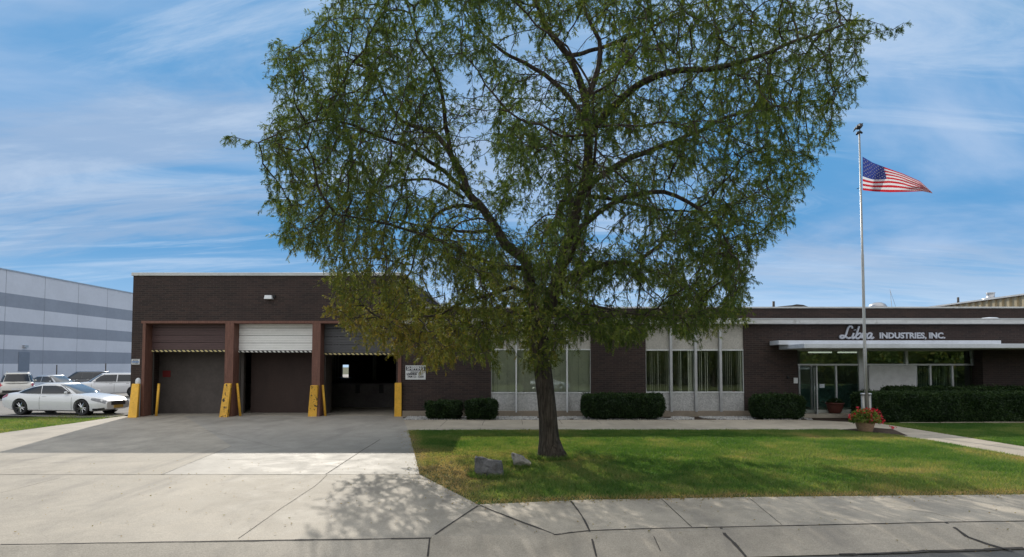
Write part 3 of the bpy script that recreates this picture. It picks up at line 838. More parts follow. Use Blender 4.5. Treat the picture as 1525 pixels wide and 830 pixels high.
def text_mesh(body, size, extrude=0.0, bold=0.0, align='CENTER', sx=1.0):
    cu = bpy.data.curves.new('t', 'FONT'); cu.body = body; cu.size = size; cu.extrude = extrude; cu.offset = bold; cu.align_x = align; cu.align_y = 'CENTER'; cu.resolution_u = 3
    ob = bpy.data.objects.new('t', cu); COL.objects.link(ob)
    dg = bpy.context.evaluated_depsgraph_get(); me = bpy.data.meshes.new_from_object(ob.evaluated_get(dg))
    vs = [(v.co.x * sx, v.co.y, v.co.z) for v in me.vertices]; fs = [tuple(p.vertices) for p in me.polygons]
    bpy.data.objects.remove(ob); bpy.data.curves.remove(cu); bpy.data.meshes.remove(me)
    return vs, fs
def text_on_wall(mb, body, cx, cz, y, size, mi=0, bold=0.0, sx=1.0, extrude=.002, width=None):
    vs, fs = text_mesh(body, size, extrude, bold)
    if width:
        w = max(v[0] for v in vs) - min(v[0] for v in vs); sx = width / w
    mb.add([(cx + v[0] * sx, y - v[2], cz + v[1]) for v in vs], fs, mi)

def sign_board(name, label, px0, px1, py0, py1):
    a, b = fx(px0, (py0 + py1) / 2), fx(px1, (py0 + py1) / 2); z1, z0 = fz(py0, px0), fz(py1, px0)
    t = thing(name, label, 'sign', ((a + b) / 2, FD - .02, (z0 + z1) / 2))
    MB().box(a, b, FD - .022, FD - .002, z0, z1).build('board', 'sign_white', t, t.location)
    return t, a, b, z0, z1
t, a, b, z0, z1 = sign_board('notice_sign', 'white shipping notice board with dark header on brick wall right of the bays', 604, 634, 544.5, 565.5)
h = z1 - z0
mb = MB().box(a + .025, b - .025, FD - .026, FD - .0225, z1 - h * .36, z1 - h * .07); mb.build('header_band', 'ink', t, t.location)
mb = MB(); text_on_wall(mb, 'SHIPPING', (a + b) / 2, z1 - h * .215, FD - .0285, .20, 0, .006, width=(b - a) * .84); mb.build('header_text', 'sign_white', t, t.location)
mb = MB()
text_on_wall(mb, 'ENTRANCE AT', (a + b) / 2, z1 - h * .47, FD - .0245, .075, 0, .002, width=(b - a) * .5)
text_on_wall(mb, 'LOADING', a + (b - a) * .31, z1 - h * .61, FD - .0245, .12, 0, .008, width=(b - a) * .5)
text_on_wall(mb, 'DOCK', a + (b - a) * .76, z1 - h * .61, FD - .0245, .09, 0, .0, width=(b - a) * .24)
text_on_wall(mb, '7AM 12 - 12:30', (a + b) / 2, z1 - h * .80, FD - .0245, .12, 0, .005, width=(b - a) * .8)
mb.build('lettering', 'ink', t, t.location)
t, a, b, z0, z1 = sign_board('notice_sign', 'small white and blue notice on the left brick pier', 196.3, 208.2, 535, 543)
h = z1 - z0
MB().box(a + .02, b - .02, FD - .026, FD - .0225, z0 + h * .36, z0 + h * .58).build('blue_band', 'sign_blue', t, t.location)
mb = MB(); text_on_wall(mb, 'NOTICE', (a + b) / 2, z0 + h * .76, FD - .0245, .08, 0, .002, width=(b - a) * .7); mb.build('lettering', 'ink', t, t.location); mb = MB(); text_on_wall(mb, 'NO PARKING', (a + b) / 2, z0 + h * .2, FD - .0245, .06, 0, .001, width=(b - a) * .75)
mb.build('lettering', 'ink', t, t.location)

# wedge-shaped yellow guards at the foot of each pier
def guard(p_top, p_bot, ytop, ybot, mat, label):
    (t0, t1), (b0, b1) = p_top, p_bot
    yf = gnd((b0 + b1) / 2, ybot).y; zt = fz(ytop, t0)
    sd = 3.2 if b0 < 580 else .8; tx0, tx1 = fx(t0, ytop, FD - .2), fx(t1 - sd * .6, ytop, FD - .2); bx0, bx1 = at(b0, ybot, yf).x, at(b1 - sd, ybot, yf).x; rx0, rx1 = at(b0 + 1, ybot, FD - .05).x, at(b1, ybot, FD - .05).x; ux0, ux1 = fx(t0 + 1, ytop, FD - .05), fx(t1, ytop, FD - .05)
    o = MB().hexa([(bx0, yf, -.02), (bx1, yf, -.02), (rx1, FD - .05, -.02), (rx0, FD - .05, -.02)],
                  [(tx0, FD - .22, zt), (tx1, FD - .22, zt), (ux1, FD - .05, zt), (ux0, FD - .05, zt)]).build('door_guard', mat, None, ((bx0 + bx1) / 2, yf, 0), bevel=.03)
    tag(o, label, 'door guard', 'yellow guards at the foot of the bay piers')
    return o
GS = 'yellow'
guard((196.5, 209.5), (190, 206.5), 571.5, 622.5, 'yellow', 'clean yellow guard at the building\'s left corner, beside the cars')
guard((334, 346.2), (326, 341.2), 571, 621.8, 'yellow_old', 'chipped yellow guard between the brown door and the white door')
guard((462.5, 475), (458.7, 471.8), 573.8, 620.6, 'yellow_old', 'worn yellow guard between the white door and the grey door')
guard((588, 598.4), (587, 598.3), 570.2, 620.8, 'yellow', 'upright yellow guard right of the open grey door')
def slim(pt, pb, y, label):
    a, b = at(*pt, y), at(*pb, y); b.z = -.02
    o = MB().tube([b, a], .055, 10).build('guard_post', 'yellow', None, (b.x, b.y, 0), smooth=True)
    tag(o, label, 'guard post', 'slim leaning yellow posts inside the bays')
slim((236.8, 571.5), (232.5, 619), FD + .24, 'slim yellow post leaning inside the left bay under the brown door')
slim((353.2, 571), (358, 618.2), FD + .24, 'slim yellow post leaning inside the middle bay under the white door')
slim((480.5, 573.5), (484.6, 617.5), FD + .24, 'slim yellow post leaning inside the open right bay')
cx_, cz_ = fx(204.2, 569), fz(572, 204)
o = MB().lathe([(0.001, .27), (.06, .25), (.10, .19), (.115, .1), (.11, 0.0), (.11, -1.6), (.001, -1.6)], (cx_ + .06, FD - .0 - .02 + 0, cz_), 16).build('vent_pipe', 'metal_white', None, (cx_, FD, 0), smooth=True)
o.location.y = FD; tag(o, 'white rounded pipe cap showing above the left corner guard', 'vent pipe')

# ------------------------------------------------------------------ office building (right)
ob_ = thing('office_building', 'low brown brick office building with pebbled window panels', 'building', (9, FD, 0))
oo = ob_.location
OXR = 34.0
FT, FB = fz(476.8, 1200), fz(483.2, 1200)     # white fascia
WINS = [(731.3, 880), (962, 1108.3)]
wx = [(fx(a), fx(b)) for a, b in WINS]
EX0, EX1 = fx(1188.5), fx(1464)               # entrance recess
ED = FD + .5
CZ1 = fz(520.5, 1300)                         # top of the recess, at the canopy
mb = MB()
xs = BX1 + .005
for (a, b) in wx:
    mb.box(xs, a, FD, FD + .3, .25, FB); xs = b
mb.box(xs, EX0, FD, FD + .3, .25, FB)
mb.box(EX0, EX1, FD, FD + .3, CZ1, FB)
mb.box(EX1, OXR, FD, FD + .3, .25, FB)
mb.box(EX1, EX1 + .3, FD + .302, ED + .3, .25, CZ1 + .3)
for i in range(0, len(mb.v), 8):
    ms = MB(); ms.add(mb.v[i:i + 8], [tuple(k - i for k in f) for f in mb.f[i // 8 * 6:i // 8 * 6 + 6]]); ms.build('wall', 'brick', ob_, oo)
mb = MB().box(BX1 + .005, EX0 - .01, FD - .05, FD + .32, -.1, .25); mb.box(EX1, OXR, FD - .05, FD + .32, -.1, .25)
mb.build('foundation', 'found', ob_, oo, bevel=.01)
mb = MB().box(BX1 + .01, OXR + .3, FD - .35, FD + .3, FB, FT)
mb.build('fascia', 'fascia', ob_, oo, bevel=.012)
mb = MB().box(BX1 + .01, OXR + .3, FD - .37, FD + .3, FT + .001, FT + .05); mb.build('roof_edge', 'alu', ob_, oo)
RS = 33.0                                     # the taller rear part stands back
RT, RB = fz(459.5, 1200, RS), FT - .3
mb = MB().box(BX1 + .01, OXR + 10, FD + .3, RS, FT - .15, FT - .02); rf = mb.build('roof', 'tar', ob_, oo)
mb = MB().box(BX1 + .01, OXR + 10, RS, RS + .3, FT - .15, RT); mb.box(BX1 + .01, OXR + 10, RS + .3, 60, RT - .4, RT - .2)
mb.build('rear_wall', 'brick', ob_, oo)
mb = MB().box(BX1 + .01, OXR + 10, RS - .06, RS + .4, RT, RT + .09); mb.build('coping', 'fascia', ob_, oo, bevel=.01)
# rooms behind the glass
mb = MB()
mb.box(BX1 + .02, fx(1165), FD + 4.5, FD + 4.7, 0, FB); mb.box(BX1 + .02, OXR, FD + .31, FD + 4.5, -.02, .26); mb.box(BX1 + .02, OXR, FD + .31, FD + 4.5, 3.3, 3.45)
mb.box(EX0 - .6, OXR, FD + 4.52, FD + 4.72, 0, FB); mb.box(fx(920), fx(920) + .15, FD + .31, FD + 4.5, .27, 3.29); mb.box(fx(1150), fx(1150) + .15, FD + .31, FD + 4.5, .27, 3.29)
mb.build('room_wall', 'room', ob_, oo)

def window_bay(x0, x1, mull, top, g1, g0, bot, y, blinds, half):
    """pebbled panels above and below, mullions the full height, panes with vertical blinds between"""
    zt, za, zb, z0 = fz(top, 800), fz(g1, 800), fz(g0, 800), fz(bot, 800)
    up = MB().box(x0, x1, y + .06, y + .16, za, zt + .02).build('upper_panel', 'pebble_pale', ob_, oo)
    lo = MB().box(x0, x1, y + .06, y + .16, z0 - .02, zb).build('lower_panel', 'pebble', ob_, oo)
    edges = [x0] + mull + [x1]
    for i, (a, b) in enumerate(zip(edges, edges[1:])):
        f = MB(); e = .022
        f.box(a + .002, b - .002, y + .03, y + .17, za - .035, za + .015); f.box(a + .002, b - .002, y + .03, y + .17, zb - .015, zb + .03)
        f.box(a + .003, a + .003 + e, y + .05, y + .14, zb + .03, za - .035); f.box(b - .003 - e, b - .003, y + .05, y + .14, zb + .03, za - .035)
        w = f.build('window', 'metal_white', ob_, oo)
        p = MB(); p.box(a + .026, b - .026, y + .085, y + .093, zb + .03, za - .035)
        p.build('pane', 'glass', w, (0, 0, 0)).location = -Vector(oo)
        bl = MB(); n = int((b - a) / .085)
        for k in range(n):
            xx = a + .06 + (b - a - .12) * k / max(1, n - 1) + random.uniform(-.008, .008)
            if blinds == 'closed':
                an = random.uniform(.15, .42) if not (i == 1 and k > n - 4) else .9; wd = .047
            else:
                if random.random() < .12: continue
                an = random.uniform(.85, 1.35); wd = .044
                if (i, k) in ((0, n - 1), (3, n - 1), (1, n - 2), (1, n - 3)): an = .3
            dx, dy = math.cos(an) * wd, math.sin(an) * wd
            bl.add([(xx - dx, y + .22 - dy, zb + .02), (xx + dx, y + .22 + dy, zb + .02), (xx + dx, y + .22 + dy, za), (xx - dx, y + .22 - dy, za)], [(0, 1, 2, 3)])
        bl.box(a + .03, b - .03, y + .18, y + .25, za - .02, za + .03)
        bl.build('blind', 'blind', w, (0, 0, 0)).location = -Vector(oo)
    for m in mull:
        MB().box(m - half, m + half, y - .07, y + .18, z0 - .02, zt + .02).build('mullion', 'metal_white' if half < .05 else 'alu', ob_, oo, bevel=.005)
    MB().box(x0 - .02, x1 + .02, y - .02, y + .2, z0 - .06, z0 - .022).build('sill', 'fascia', ob_, oo)
window_bay(wx[0][0], wx[0][1], [fx(768.8), fx(807), fx(844.5)], 483, 520.5, 585.5, 613.5, FD, 'closed', .032)
window_bay(wx[1][0], wx[1][1], [fx(999.3), fx(1036), fx(1073)], 483, 521.2, 584.5, 612.8, FD, 'open', .055)
MB().box(wx[0][0], wx[0][1], FD - .04, FD + .3, -.1, fz(615.4)).build('foundation', 'found', ob_, oo)

# entrance
zt, zm = fz(521.5, 1300, ED), fz(543, 1300, ED)
E = lambda px: at(px, 560, ED).x
mb = MB()
mb.box(EX0, E(1453), ED, ED + .1, zm - .05, zm + .03)                     # transom bar
mb.box(EX0, E(1453), ED, ED + .1, zt - .05, zt + .05)
for px, w in ((1282.5, .10), (1351, .06), (1450.5, .07)): mb.box(E(px) - w, E(px) + w, ED - .015, ED + .115, .1 if px < 1300 else zm - .05, zt + .051)
for px in (1190.5, 1209, 1245.5): mb.box(E(px) - .035, E(px) + .035, ED - .008, ED + .108, .1, zm - .051)
for px in (1364.5, 1386, 1419): mb.box(E(px) - .04, E(px) + .04, ED - .008, ED + .108, .2, zm - .051)
sf = mb.build('shopfront_frame', 'alu', ob_, oo, bevel=.004)
for a, b in ((1193, 1279), (1286, 1349), (1353, 1448)):
    MB().box(E(a), E(b), ED + .04, ED + .048, zm + .031, zt - .051).build('transom_pane', 'glass_dark', ob_, oo)
for a, b, lo in ((1211, 1244.5, .12), (1247, 1279.5, .12), (1366, 1385, .2), (1387.5, 1418, .2), (1420.5, 1448, .2)):
    MB().box(E(a), E(b), ED + .04, ED + .048, lo, zm - .052).build('pane', 'glass_dark', ob_, oo)
MB().box(E(1294), E(1363.5), ED - .03, ED + .12, .2, zm - .053).build('white_panel', 'stucco', ob_, oo)
MB().box(E(1366), E(1449), ED + .01, ED + .10, .1, fz(576.5, 1400, ED)).build('panel', 'pebble', ob_, oo)
# the glass door stands a little open
da = R(-62); hx = E(1192); wd = E(1209) - hx
door = bpy.data.objects.new('door', None); COL.objects.link(door); door.parent = ob_
door.location = (E(1212) - oo[0], ED - .02 - oo[1], 0); door.rotation_euler = (0, 0, R(180) + R(70))
m2 = MB(); z0, z1, w2 = .13, zm - .08, .95
m2.box(0, .05, -.02, .025, z0, z1); m2.box(w2 - .05, w2, -.02, .025, z0, z1); m2.box(.05, w2 - .05, -.02, .025, z0, z0 + .12); m2.box(.05, w2 - .05, -.02, .025, z1 - .06, z1)
m2.build('door_frame', 'alu', door)
MB().box(.05, w2 - .05, 0, .006, z0 + .12, z1 - .06).build('door_pane', 'glass_dark', door)
MB().tube([(.80, -.02, 1.0), (.80, -.07, 1.0), (.80, -.07, 1.3), (.80, -.02, 1.3)], .012, 6).build('handle', 'chrome', door)
MB().box(E(1193), E(1207.5), ED + .04, ED + .048, .12, zm - .052).build('side_pane', 'glass_dark', ob_, oo)
mb = MB().box(E(1212), E(1448), ED + 1.6, ED + 1.9, .1, 1.35); mb.build('reception_counter', 'room_teal', ob_, oo)
bl = MB()
for k in range(26):
    xx = E(1368) + (E(1430) - E(1368)) * k / 25
    an = random.uniform(1.0, 1.4); bl.add([(xx - math.cos(an) * .05, ED + .25 - math.sin(an) * .05, .3), (xx + math.cos(an) * .05, ED + .25 + math.sin(an) * .05, .3), (xx + math.cos(an) * .05, ED + .25 + math.sin(an) * .05, zm - .06), (xx - math.cos(an) * .05, ED + .25 - math.sin(an) * .05, zm - .06)], [(0, 1, 2, 3)])
bl.build('blind', 'blind', ob_, oo)
for px, py, w, h in ((1215.5, 576.5, .17, .24), (1224.5, 575, .22, .17)):
    x, z = E(px), at(px, py, ED).z
    o = MB().box(x - w / 2 * 1.0, x + w / 2, ED + .030, ED + .038, z - h / 2, z + h / 2).build('paper_notice', 'paper', None, (x, ED, z))
    tag(o, 'pale paper notice taped on the entrance glass, the %s one' % ('taller' if px < 1220 else 'wider'), 'notice', 'paper notices at the entrance')
x, z = fx(1185, 567), fz(567, 1185)
o = MB().box(x - .09, x + .09, FD - .012, FD - .002, z - .12, z + .12).build('paper_notice', 'sign_white', None, (x, FD, z)); tag(o, 'white notice on the brick beside the entrance door', 'notice', 'paper notices at the entrance')
x, z = fx(1173.5, 562), fz(562, 1173)
MB().lathe([(.001, -.06), (.05, -.06), (.06, 0), (.06, .01)], (x, FD - .002, z), 12, axis='y').build('doorbell', 'black', ob_, oo)
# step in front of the door
pq = P2((1199, 622.3), (1282, 622.3))
mb = MB().box(fx(1186), at(1290, 620, 25.3).x, pq[0][1] + .0, ED, -.1, .13); mb.build('porch_step', 'concrete_walk', ob_, oo, bevel=.015)
# canopy over the entrance
cy = at(1200, 515, 24.2).y; cx0 = fx(1160, 516)
c1, c0 = at(1250, 512, 24.2).z, at(1250, 519.3, 24.2).z
mb = MB().box(cx0, OXR, cy, FD + .45, c0 + .02, c1); mb.build('canopy', 'canopy', ob_, oo, bevel=.012)
MB().box(cx0 + .06, OXR, cy + .06, FD + .48, c0, c0 + .018).build('soffit', 'soffit', ob_, oo)
s1, s0 = fz(507.2, 1300, 25.6), fz(512.2, 1300, 25.6)
mb = MB().box(fx(1159.5, 510, 25.6), fx(1491, 510, 25.6), 25.6, FD - .003, c1 + .002, s1); mb.build('canopy_slab', 'canopy', ob_, oo, bevel=.01)
for px in (1222, 1266):
    q_ = at(px, 525, ED + 1.0); MB().box(q_.x - .5, q_.x + .5, ED + .95, ED + 1.15, 2.80, 2.86).build('ceiling_lamp', 'fluorescent', ob_, oo)

# company lettering above the canopy
cs = thing('company_sign', 'raised grey metal company lettering on the brick above the canopy', 'sign', (fx(1328, 496), FD, fz(500, 1328)))
SC = 1 / 8.47
def q(px, py, dy=0): 
    X, Y = 1240 + px * SC, 475 + py * SC
    return (fx(X, Y, FD - .05), FD - .05 - dy, fz(Y, X, FD - .05))
def stroke(mb, pts, w=.030):
    w *= 1.35
    P = [Vector(q(*p)) for p in pts]
    dense = []
    for i in range(len(P) - 1):
        p0, p1, p2, p3 = P[max(0, i - 1)], P[i], P[i + 1], P[min(len(P) - 1, i + 2)]
        for k in range(5):
            t = k / 5
            dense.append(.5 * ((2 * p1) + (p2 - p0) * t + (2 * p0 - 5 * p1 + 4 * p2 - p3) * t * t + (3 * p1 - p0 - 3 * p2 + p3) * t ** 3))
    dense.append(P[-1]); mb.tube(dense, w, 8)
mb = MB()
stroke(mb, [(243, 122), (243, 102), (222, 92), (196, 112), (180, 160), (165, 205), (140, 238), (108, 245), (92, 230), (104, 214), (135, 214), (170, 232), (200, 246), (225, 236)], .034)
stroke(mb, [(266, 180), (252, 215), (244, 238), (256, 248), (282, 228)], .034)
stroke(mb, [(277, 138), (279, 144)], .042)
stroke(mb, [(332, 95), (314, 150), (294, 215), (294, 242), (316, 248), (344, 232), (356, 205), (346, 184), (322, 190), (306, 212)], .034)
stroke(mb, [(382, 178), (372, 215), (364, 247)], .034); stroke(mb, [(370, 222), (390, 190), (410, 182), (420, 196)], .032)
stroke(mb, [(492, 190), (465, 181), (440, 198), (430, 226), (440, 246), (462, 240), (482, 214), (494, 186), (482, 222), (480, 244), (496, 247), (517, 232)], .034)
mb.build('script_lettering', 'letter', cs, cs.location)
mb = MB()
xa, xb = fx(1309, 500), fx(1406.5, 500)
text_on_wall(mb, 'INDUSTRIES, INC.', (xa + xb) / 2, fz(500.4, 1350), FD - .025, .345, 0, .013, width=xb - xa, extrude=.022)
mb.build('block_lettering', 'letter', cs, cs.location)

# on the roofs
def roof_part(mbx, name, mat, smooth=False, bevel=0): return mbx.build(name, mat, ob_, oo, smooth=smooth, bevel=bevel)
a, b = at(1158, 455, 36), at(1208, 455, 36)
zt_, zb_ = at(1180, 453.2, 36).z, RT - .3
roof_part(MB().prism_y([(a.x, zb_), (b.x, zb_), (b.x, zt_ - .22), (b.x - .45, zt_ - .04), (b.x - .85, zt_), (a.x + .95, zt_ - .05), (a.x, zt_ - .14)], 36, 37.6), 'rooftop_unit', 'unit', bevel=.02)
c = at(1307, 455, 37); r = (at(1320, 455, 37).x - at(1295, 455, 37).x) / 2
zt_ = at(1307, 450.5, 37).z
roof_part(MB().lathe([(r * .95, RT - .3 - zt_), (r, -.32), (r * 1.03, -.30), (r * .80, -.12), (r * .45, -.02), (.001, 0)], (c.x, 37, zt_), 24), 'turbine_vent', 'alu', True)
c = at(1473.5, 478, 29.5); zt_ = at(1473, 472.6, 29.5).z; r = (at(1490, 476, 29.5).x - at(1457, 476, 29.5).x) / 2
roof_part(MB().lathe([(r, FT - .1 - zt_), (r, -.24), (r * .86, -.11), (r * .55, -.03), (.001, 0)], (c.x, 29.5, zt_), 28), 'skylight', 'dome', True)
for px, y1, d, rr in ((1152, 449, 35, .07),):
    p = at(px, y1, d); roof_part(MB().tube([(p.x, d, RT - .3), (p.x, d, p.z)], rr, 10), 'vent_pipe', 'unit', True)
m0, m1 = at(1330, 461, 40), at(1325.5, 431, 40)
am = thing('antenna_mast', 'thin pale antenna mast with guy wire on the office roof', 'mast', (m0.x, 40, RT - .2))
MB().tube([(m0.x, 40, RT - .25), (m1.x, 40, m1.z)], [.022, .012], 6).build('mast', 'metal_white', am, am.location)
g1 = at(1344, 461, 40); MB().tube([(m1.x + .01, 40, m1.z - .1), (g1.x, 40.2, RT - .25)], .009, 5).build('guy_wire', 'alu', am, am.location)

# tan metal hall behind on the right
TX = at(1525, 440, 45).x; TZ = at(1525, 440, 45).z
tb = thing('metal_hall', 'tan ribbed metal hall rising behind the office roof', 'building', (TX, 60, 0)); to = tb.location
mb = MB(); mb.box(TX + .12, TX + 40, 40, 130, 0, TZ)
y = 40.0
while y < 130:
    mb.hexa([(TX, y + .06, 0), (TX, y + .30, 0), (TX + .13, y + .40, 0), (TX + .13, y, 0)], [(TX, y + .06, TZ - .02), (TX, y + .30, TZ - .02), (TX + .13, y + .40, TZ - .02), (TX + .13, y, TZ - .02)])
    y += .70
mb.build('wall', 'tan', tb, to)
rf2 = MB().hexa([(TX - .15, 39.8, TZ), (TX + 41, 39.8, TZ), (TX + 41, 130.3, TZ), (TX - .15, 130.3, TZ)], [(TX - .15, 39.8, TZ + .12), (TX + 41, 39.8, TZ + 1), (TX + 41, 130.3, TZ + 1), (TX - .15, 130.3, TZ + .12)]).build('roof', 'fascia', tb, to)
p = at(1470, 446, 49.5); s = 49.5 / 900
MB().lathe([(.55, -.5), (.62, .05), (.62, .12), (.28, .2), (.28, .54), (.32, .56), (.32, .61), (.001, .64)], (p.x + .3, p.y, TZ + .12), 18).build('roof_vent', 'alu', rf2, to, smooth=True)
p = at(1422, 452, 53); MB().tube([(p.x + .3, p.y, TZ), (p.x + .3, p.y, at(1422, 443, 53).z)], .09, 10).build('flue', 'unit', rf2, to, smooth=True)

# grey warehouse far left
D0 = 75.0
GX = at(0, 480, D0).x
ZT = at(0, 401.5, D0).z
lv = [at(0, y, D0).z for y in (401.5, 435.5, 456, 478, 498.5, 520, 542)] + [-.6]
gw = thing('grey_warehouse', 'long grey concrete warehouse with three darker bands', 'building', (GX, 90, 0)); go = gw.location
mb = MB()
ys = [58.0]
j0 = at(66, 480, 1).x
jy = [GX / at(px, 480, 1).x for px in (7, 66, 117, 159)]
sp_ = (jy[3] - jy[0]) / 3
ys = [jy[0] + sp_ * k for k in range(-4, 12)]
for ya, yb in zip(ys, ys[1:]):
    for i in range(7):
        za, zb = lv[i + 1], lv[i]
        mb.add([(GX, ya + .03, za), (GX, yb - .03, za), (GX, yb - .03, zb), (GX, ya + .03, zb)], [(0, 1, 2, 3)], i % 2)
mb.box(GX - 60, GX - .02, ys[0], ys[-1], -.6, ZT - .001, 2)
mb.build('wall', ['wh_light', 'wh_dark', 'wh_joint'], gw, go)
MB().box(GX - 60, GX + .08, ys[0] - .05, ys[-1] + .05, ZT, ZT + .16).build('coping', 'alu', gw, go)
ya, yb = GX / at(27, 540, 1).x, GX / at(43, 540, 1).x
za, zb = at(35, 553, (ya + yb) / 2).z, at(35, 524.5, (ya + yb) / 2).z
MB().box(GX + .001, GX + .08, ya, yb, za, zb).build('door', 'door_blue', gw, go)
MB().box(GX, GX + .35, (ya + yb) / 2 - .3, (ya + yb) / 2 + .3, zb + .6, zb + .9).build('wall_lamp', 'alu', gw, go)
for px, y1, lab in ((84.7, 543.5, 'thin dark fence post behind the silver sedan'), (157.6, 541.5, 'thin dark fence post behind the white crossover')):
    p = at(px, y1, 62); o = MB().tube([(p.x, 62, -.05), (p.x, 62, p.z)], .05, 8).build('fence_post', 'unit', None, (p.x, 62, 0)); tag(o, lab, 'post', 'fence posts beyond the car park')

# ------------------------------------------------------------------ the honey locust on the lawn
def in_poly_px(poly, x, y):
    r = False; n = len(poly)
    for i in range(n):
        (x0, y0), (x1, y1) = poly[i], poly[(i + 1) % n]
        if (y0 > y) != (y1 > y) and x < (x1 - x0) * (y - y0) / (y1 - y0) + x0: r = not r
    return r
def project(p):
    d = Vector(p) - Vector((0, 0, CZ)); cp, s = math.cos(PITCH), math.sin(PITCH)
    w = d.y * cp + d.z * s; return CX + FPX * d.x / w, CY - FPX * (-d.y * s + d.z * cp) / w

def make_tree():
    rnd = random.Random(21)
    base = gnd(822, 681); TD = base.y
    root = thing('shade_tree', 'large honey locust with a dark leaning trunk and wide feathery crown on the lawn', 'tree', base)
    # outline of the crown as it stands against sky and building
    OUT = [(505, -40), (470, 20), (440, 60), (404, 72), (402, 110), (415, 160), (382, 205), (390, 250), (396, 292), (425, 318), (412, 350), (440, 376), (478, 384), (490, 440),
           (505, 480), (545, 505), (575, 525), (620, 520), (636, 552), (665, 548), (690, 520), (722, 540), (742, 512), (775, 508), (790, 540), (824, 545), (842, 505), (880, 488), (905, 512), (960, 505),
           (985, 470), (1010, 500), (1065, 492), (1090, 470), (1116, 470), (1108, 425), (1112, 385), (1150, 350), (1185, 322), (1180, 300), (1203, 268), (1212, 225), (1235, 205),
           (1255, 185), (1258, 150), (1290, 118), (1275, 85), (1300, 50), (1285, 10), (1270, -60), (1180, -200), (1000, -330), (820, -370), (660, -300), (560, -170)]
    HOLES = [(652, 428, 34, 24), (940, 440, 54, 22), (915, 345, 34, 24), (1015, 285, 34, 24), (800, 300, 26, 26), (620, 390, 30, 22), (570, 220, 18, 16), (960, 330, 26, 18), (760, 60, 40, 30), (870, 70, 40, 40), (720, 240, 34, 30), (695, 120, 24, 30), (708, 205, 24, 30), (640, 265, 26, 28), (720, 250, 32, 30), (935, 440, 50, 20), (905, 330, 26, 20), (1010, 300, 24, 18), (960, 200, 20, 14),
             (870, 60, 34, 26), (930, 420, 26, 18), (1040, 260, 18, 14), (590, 350, 20, 24), (780, 40, 24, 30), (820, 250, 18, 22), (1075, 440, 18, 14), (700, 330, 20, 14), (560, 440, 14, 12), (770, 320, 26, 20), (610, 240, 18, 18), (870, 440, 20, 12)]
    # the main limbs: photo pixels with a distance of their own
    LIMBS = [  # pts (px, py, dY), r0, r1
        ([(822, 683, 0), (818, 655, 0), (815, 610, 0), (810, 565, 0), (806, 530, 0), (803, 495, 0)], .25, .215),
        ([(803, 495, 0), (797, 460, .0), (792, 430, .1), (786, 400, .2), (778, 383, .3), (755, 367, .5), (740, 343, .7), (722, 315, .9), (698, 290, 1.1), (690, 265, 1.3), (672, 232, 1.5), (655, 208, 1.6), (640, 194, 1.7), (600, 182, 1.8), (578, 150, 1.9), (560, 110, 2.0)], .17, .03),
        ([(803, 495, 0), (818, 460, -.1), (828, 425, -.2), (838, 385, -.3), (852, 340, -.5), (866, 290, -.7), (874, 245, -.8), (876, 195, -.9), (870, 140, -1.0), (845, 85, -1.2), (815, 40, -1.4), (790, -20, -1.5), (780, -110, -1.6)], .17, .03),
        ([(672, 232, 1.5), (664, 185, 1.2), (660, 150, 1.0), (646, 105, .8), (622, 62, .6), (610, 10, .4)], .07, .02),
        ([(720, 312, .9), (690, 306, .6), (660, 312, .4), (638, 330, .2), (622, 365, .1), (612, 405, 0)], .06, .018),
        ([(690, 295, 1.1), (650, 270, 1.5), (610, 268, 2.0), (560, 285, 2.5), (520, 290, 2.9)], .05, .016),
        ([(876, 195, -.9), (852, 150, -.4), (812, 112, 0), (760, 84, .5), (720, 52, .9), (690, 10, 1.2)], .08, .02),
        ([(872, 150, -1.0), (892, 100, -.8), (888, 50, -.6), (868, 8, -.4), (860, -60, -.2)], .08, .02),
        ([(876, 200, -.9), (912, 160, -1.6), (960, 122, -2.2), (1010, 106, -2.6), (1065, 102, -2.9), (1120, 88, -3.1), (1190, 60, -3.3), (1255, 38, -3.4)], .10, .018),
        ([(868, 285, -.7), (920, 245, -.2), (975, 222, .3), (1030, 200, .8), (1090, 172, 1.2), (1150, 158, 1.6), (1215, 150, 1.8)], .09, .018),
        ([(848, 355, -.5), (890, 318, -1.0), (935, 292, -1.5), (990, 286, -1.9), (1040, 312, -2.2), (1075, 345, -2.4), (1092, 390, -2.5)], .08, .018),
        ([(828, 425, -.2), (862, 408, .3), (906, 392, .7), (945, 392, 1.1), (972, 374, 1.4), (995, 352, 1.7), (1030, 345, 2.0), (1075, 362, 2.2)], .085, .018),
        ([(795, 450, 0), (765, 428, -.5), (725, 440, -1.0), (688, 452, -1.4), (655, 470, -1.7), (620, 470, -2.0), (580, 480, -2.2)], .065, .015),
        ([(786, 400, .2), (740, 395, -.9), (690, 375, -1.8), (630, 350, -2.6), (560, 330, -3.2), (500, 320, -3.6)], .07, .016),
        ([(825, 430, -.2), (850, 380, -1.3), (870, 330, -2.4), (880, 270, -3.3), (890, 190, -4.2)], .085, .02),
        ([(852, 340, -.5), (850, 300, .8), (846, 260, 2.0), (842, 220, 3.2), (838, 170, 4.3)], .085, .02),
        ([(740, 343, .7), (690, 345, 1.9), (620, 335, 3.0), (560, 318, 4.0)], .06, .016),
        ([(866, 290, -.7), (920, 300, .9), (975, 312, 2.2), (1030, 315, 3.2), (1090, 318, 4.0)], .06, .016),
        ([(698, 290, 1.1), (640, 240, 0.1), (570, 205, -1.0), (500, 180, -1.9), (440, 190, -2.4), (385, 212, -2.6)], .06, .012),
        ([(845, 85, -1.2), (930, 60, .4), (1010, 20, 1.6), (1090, -20, 2.4)], .06, .015),
        ([(790, 440, .1), (770, 460, 1.2), (748, 470, 2.2), (720, 480, 3.0)], .05, .014),
        ([(828, 430, -.2), (870, 452, -1.2), (915, 462, -2.0), (960, 470, -2.6)], .05, .014),
    ]
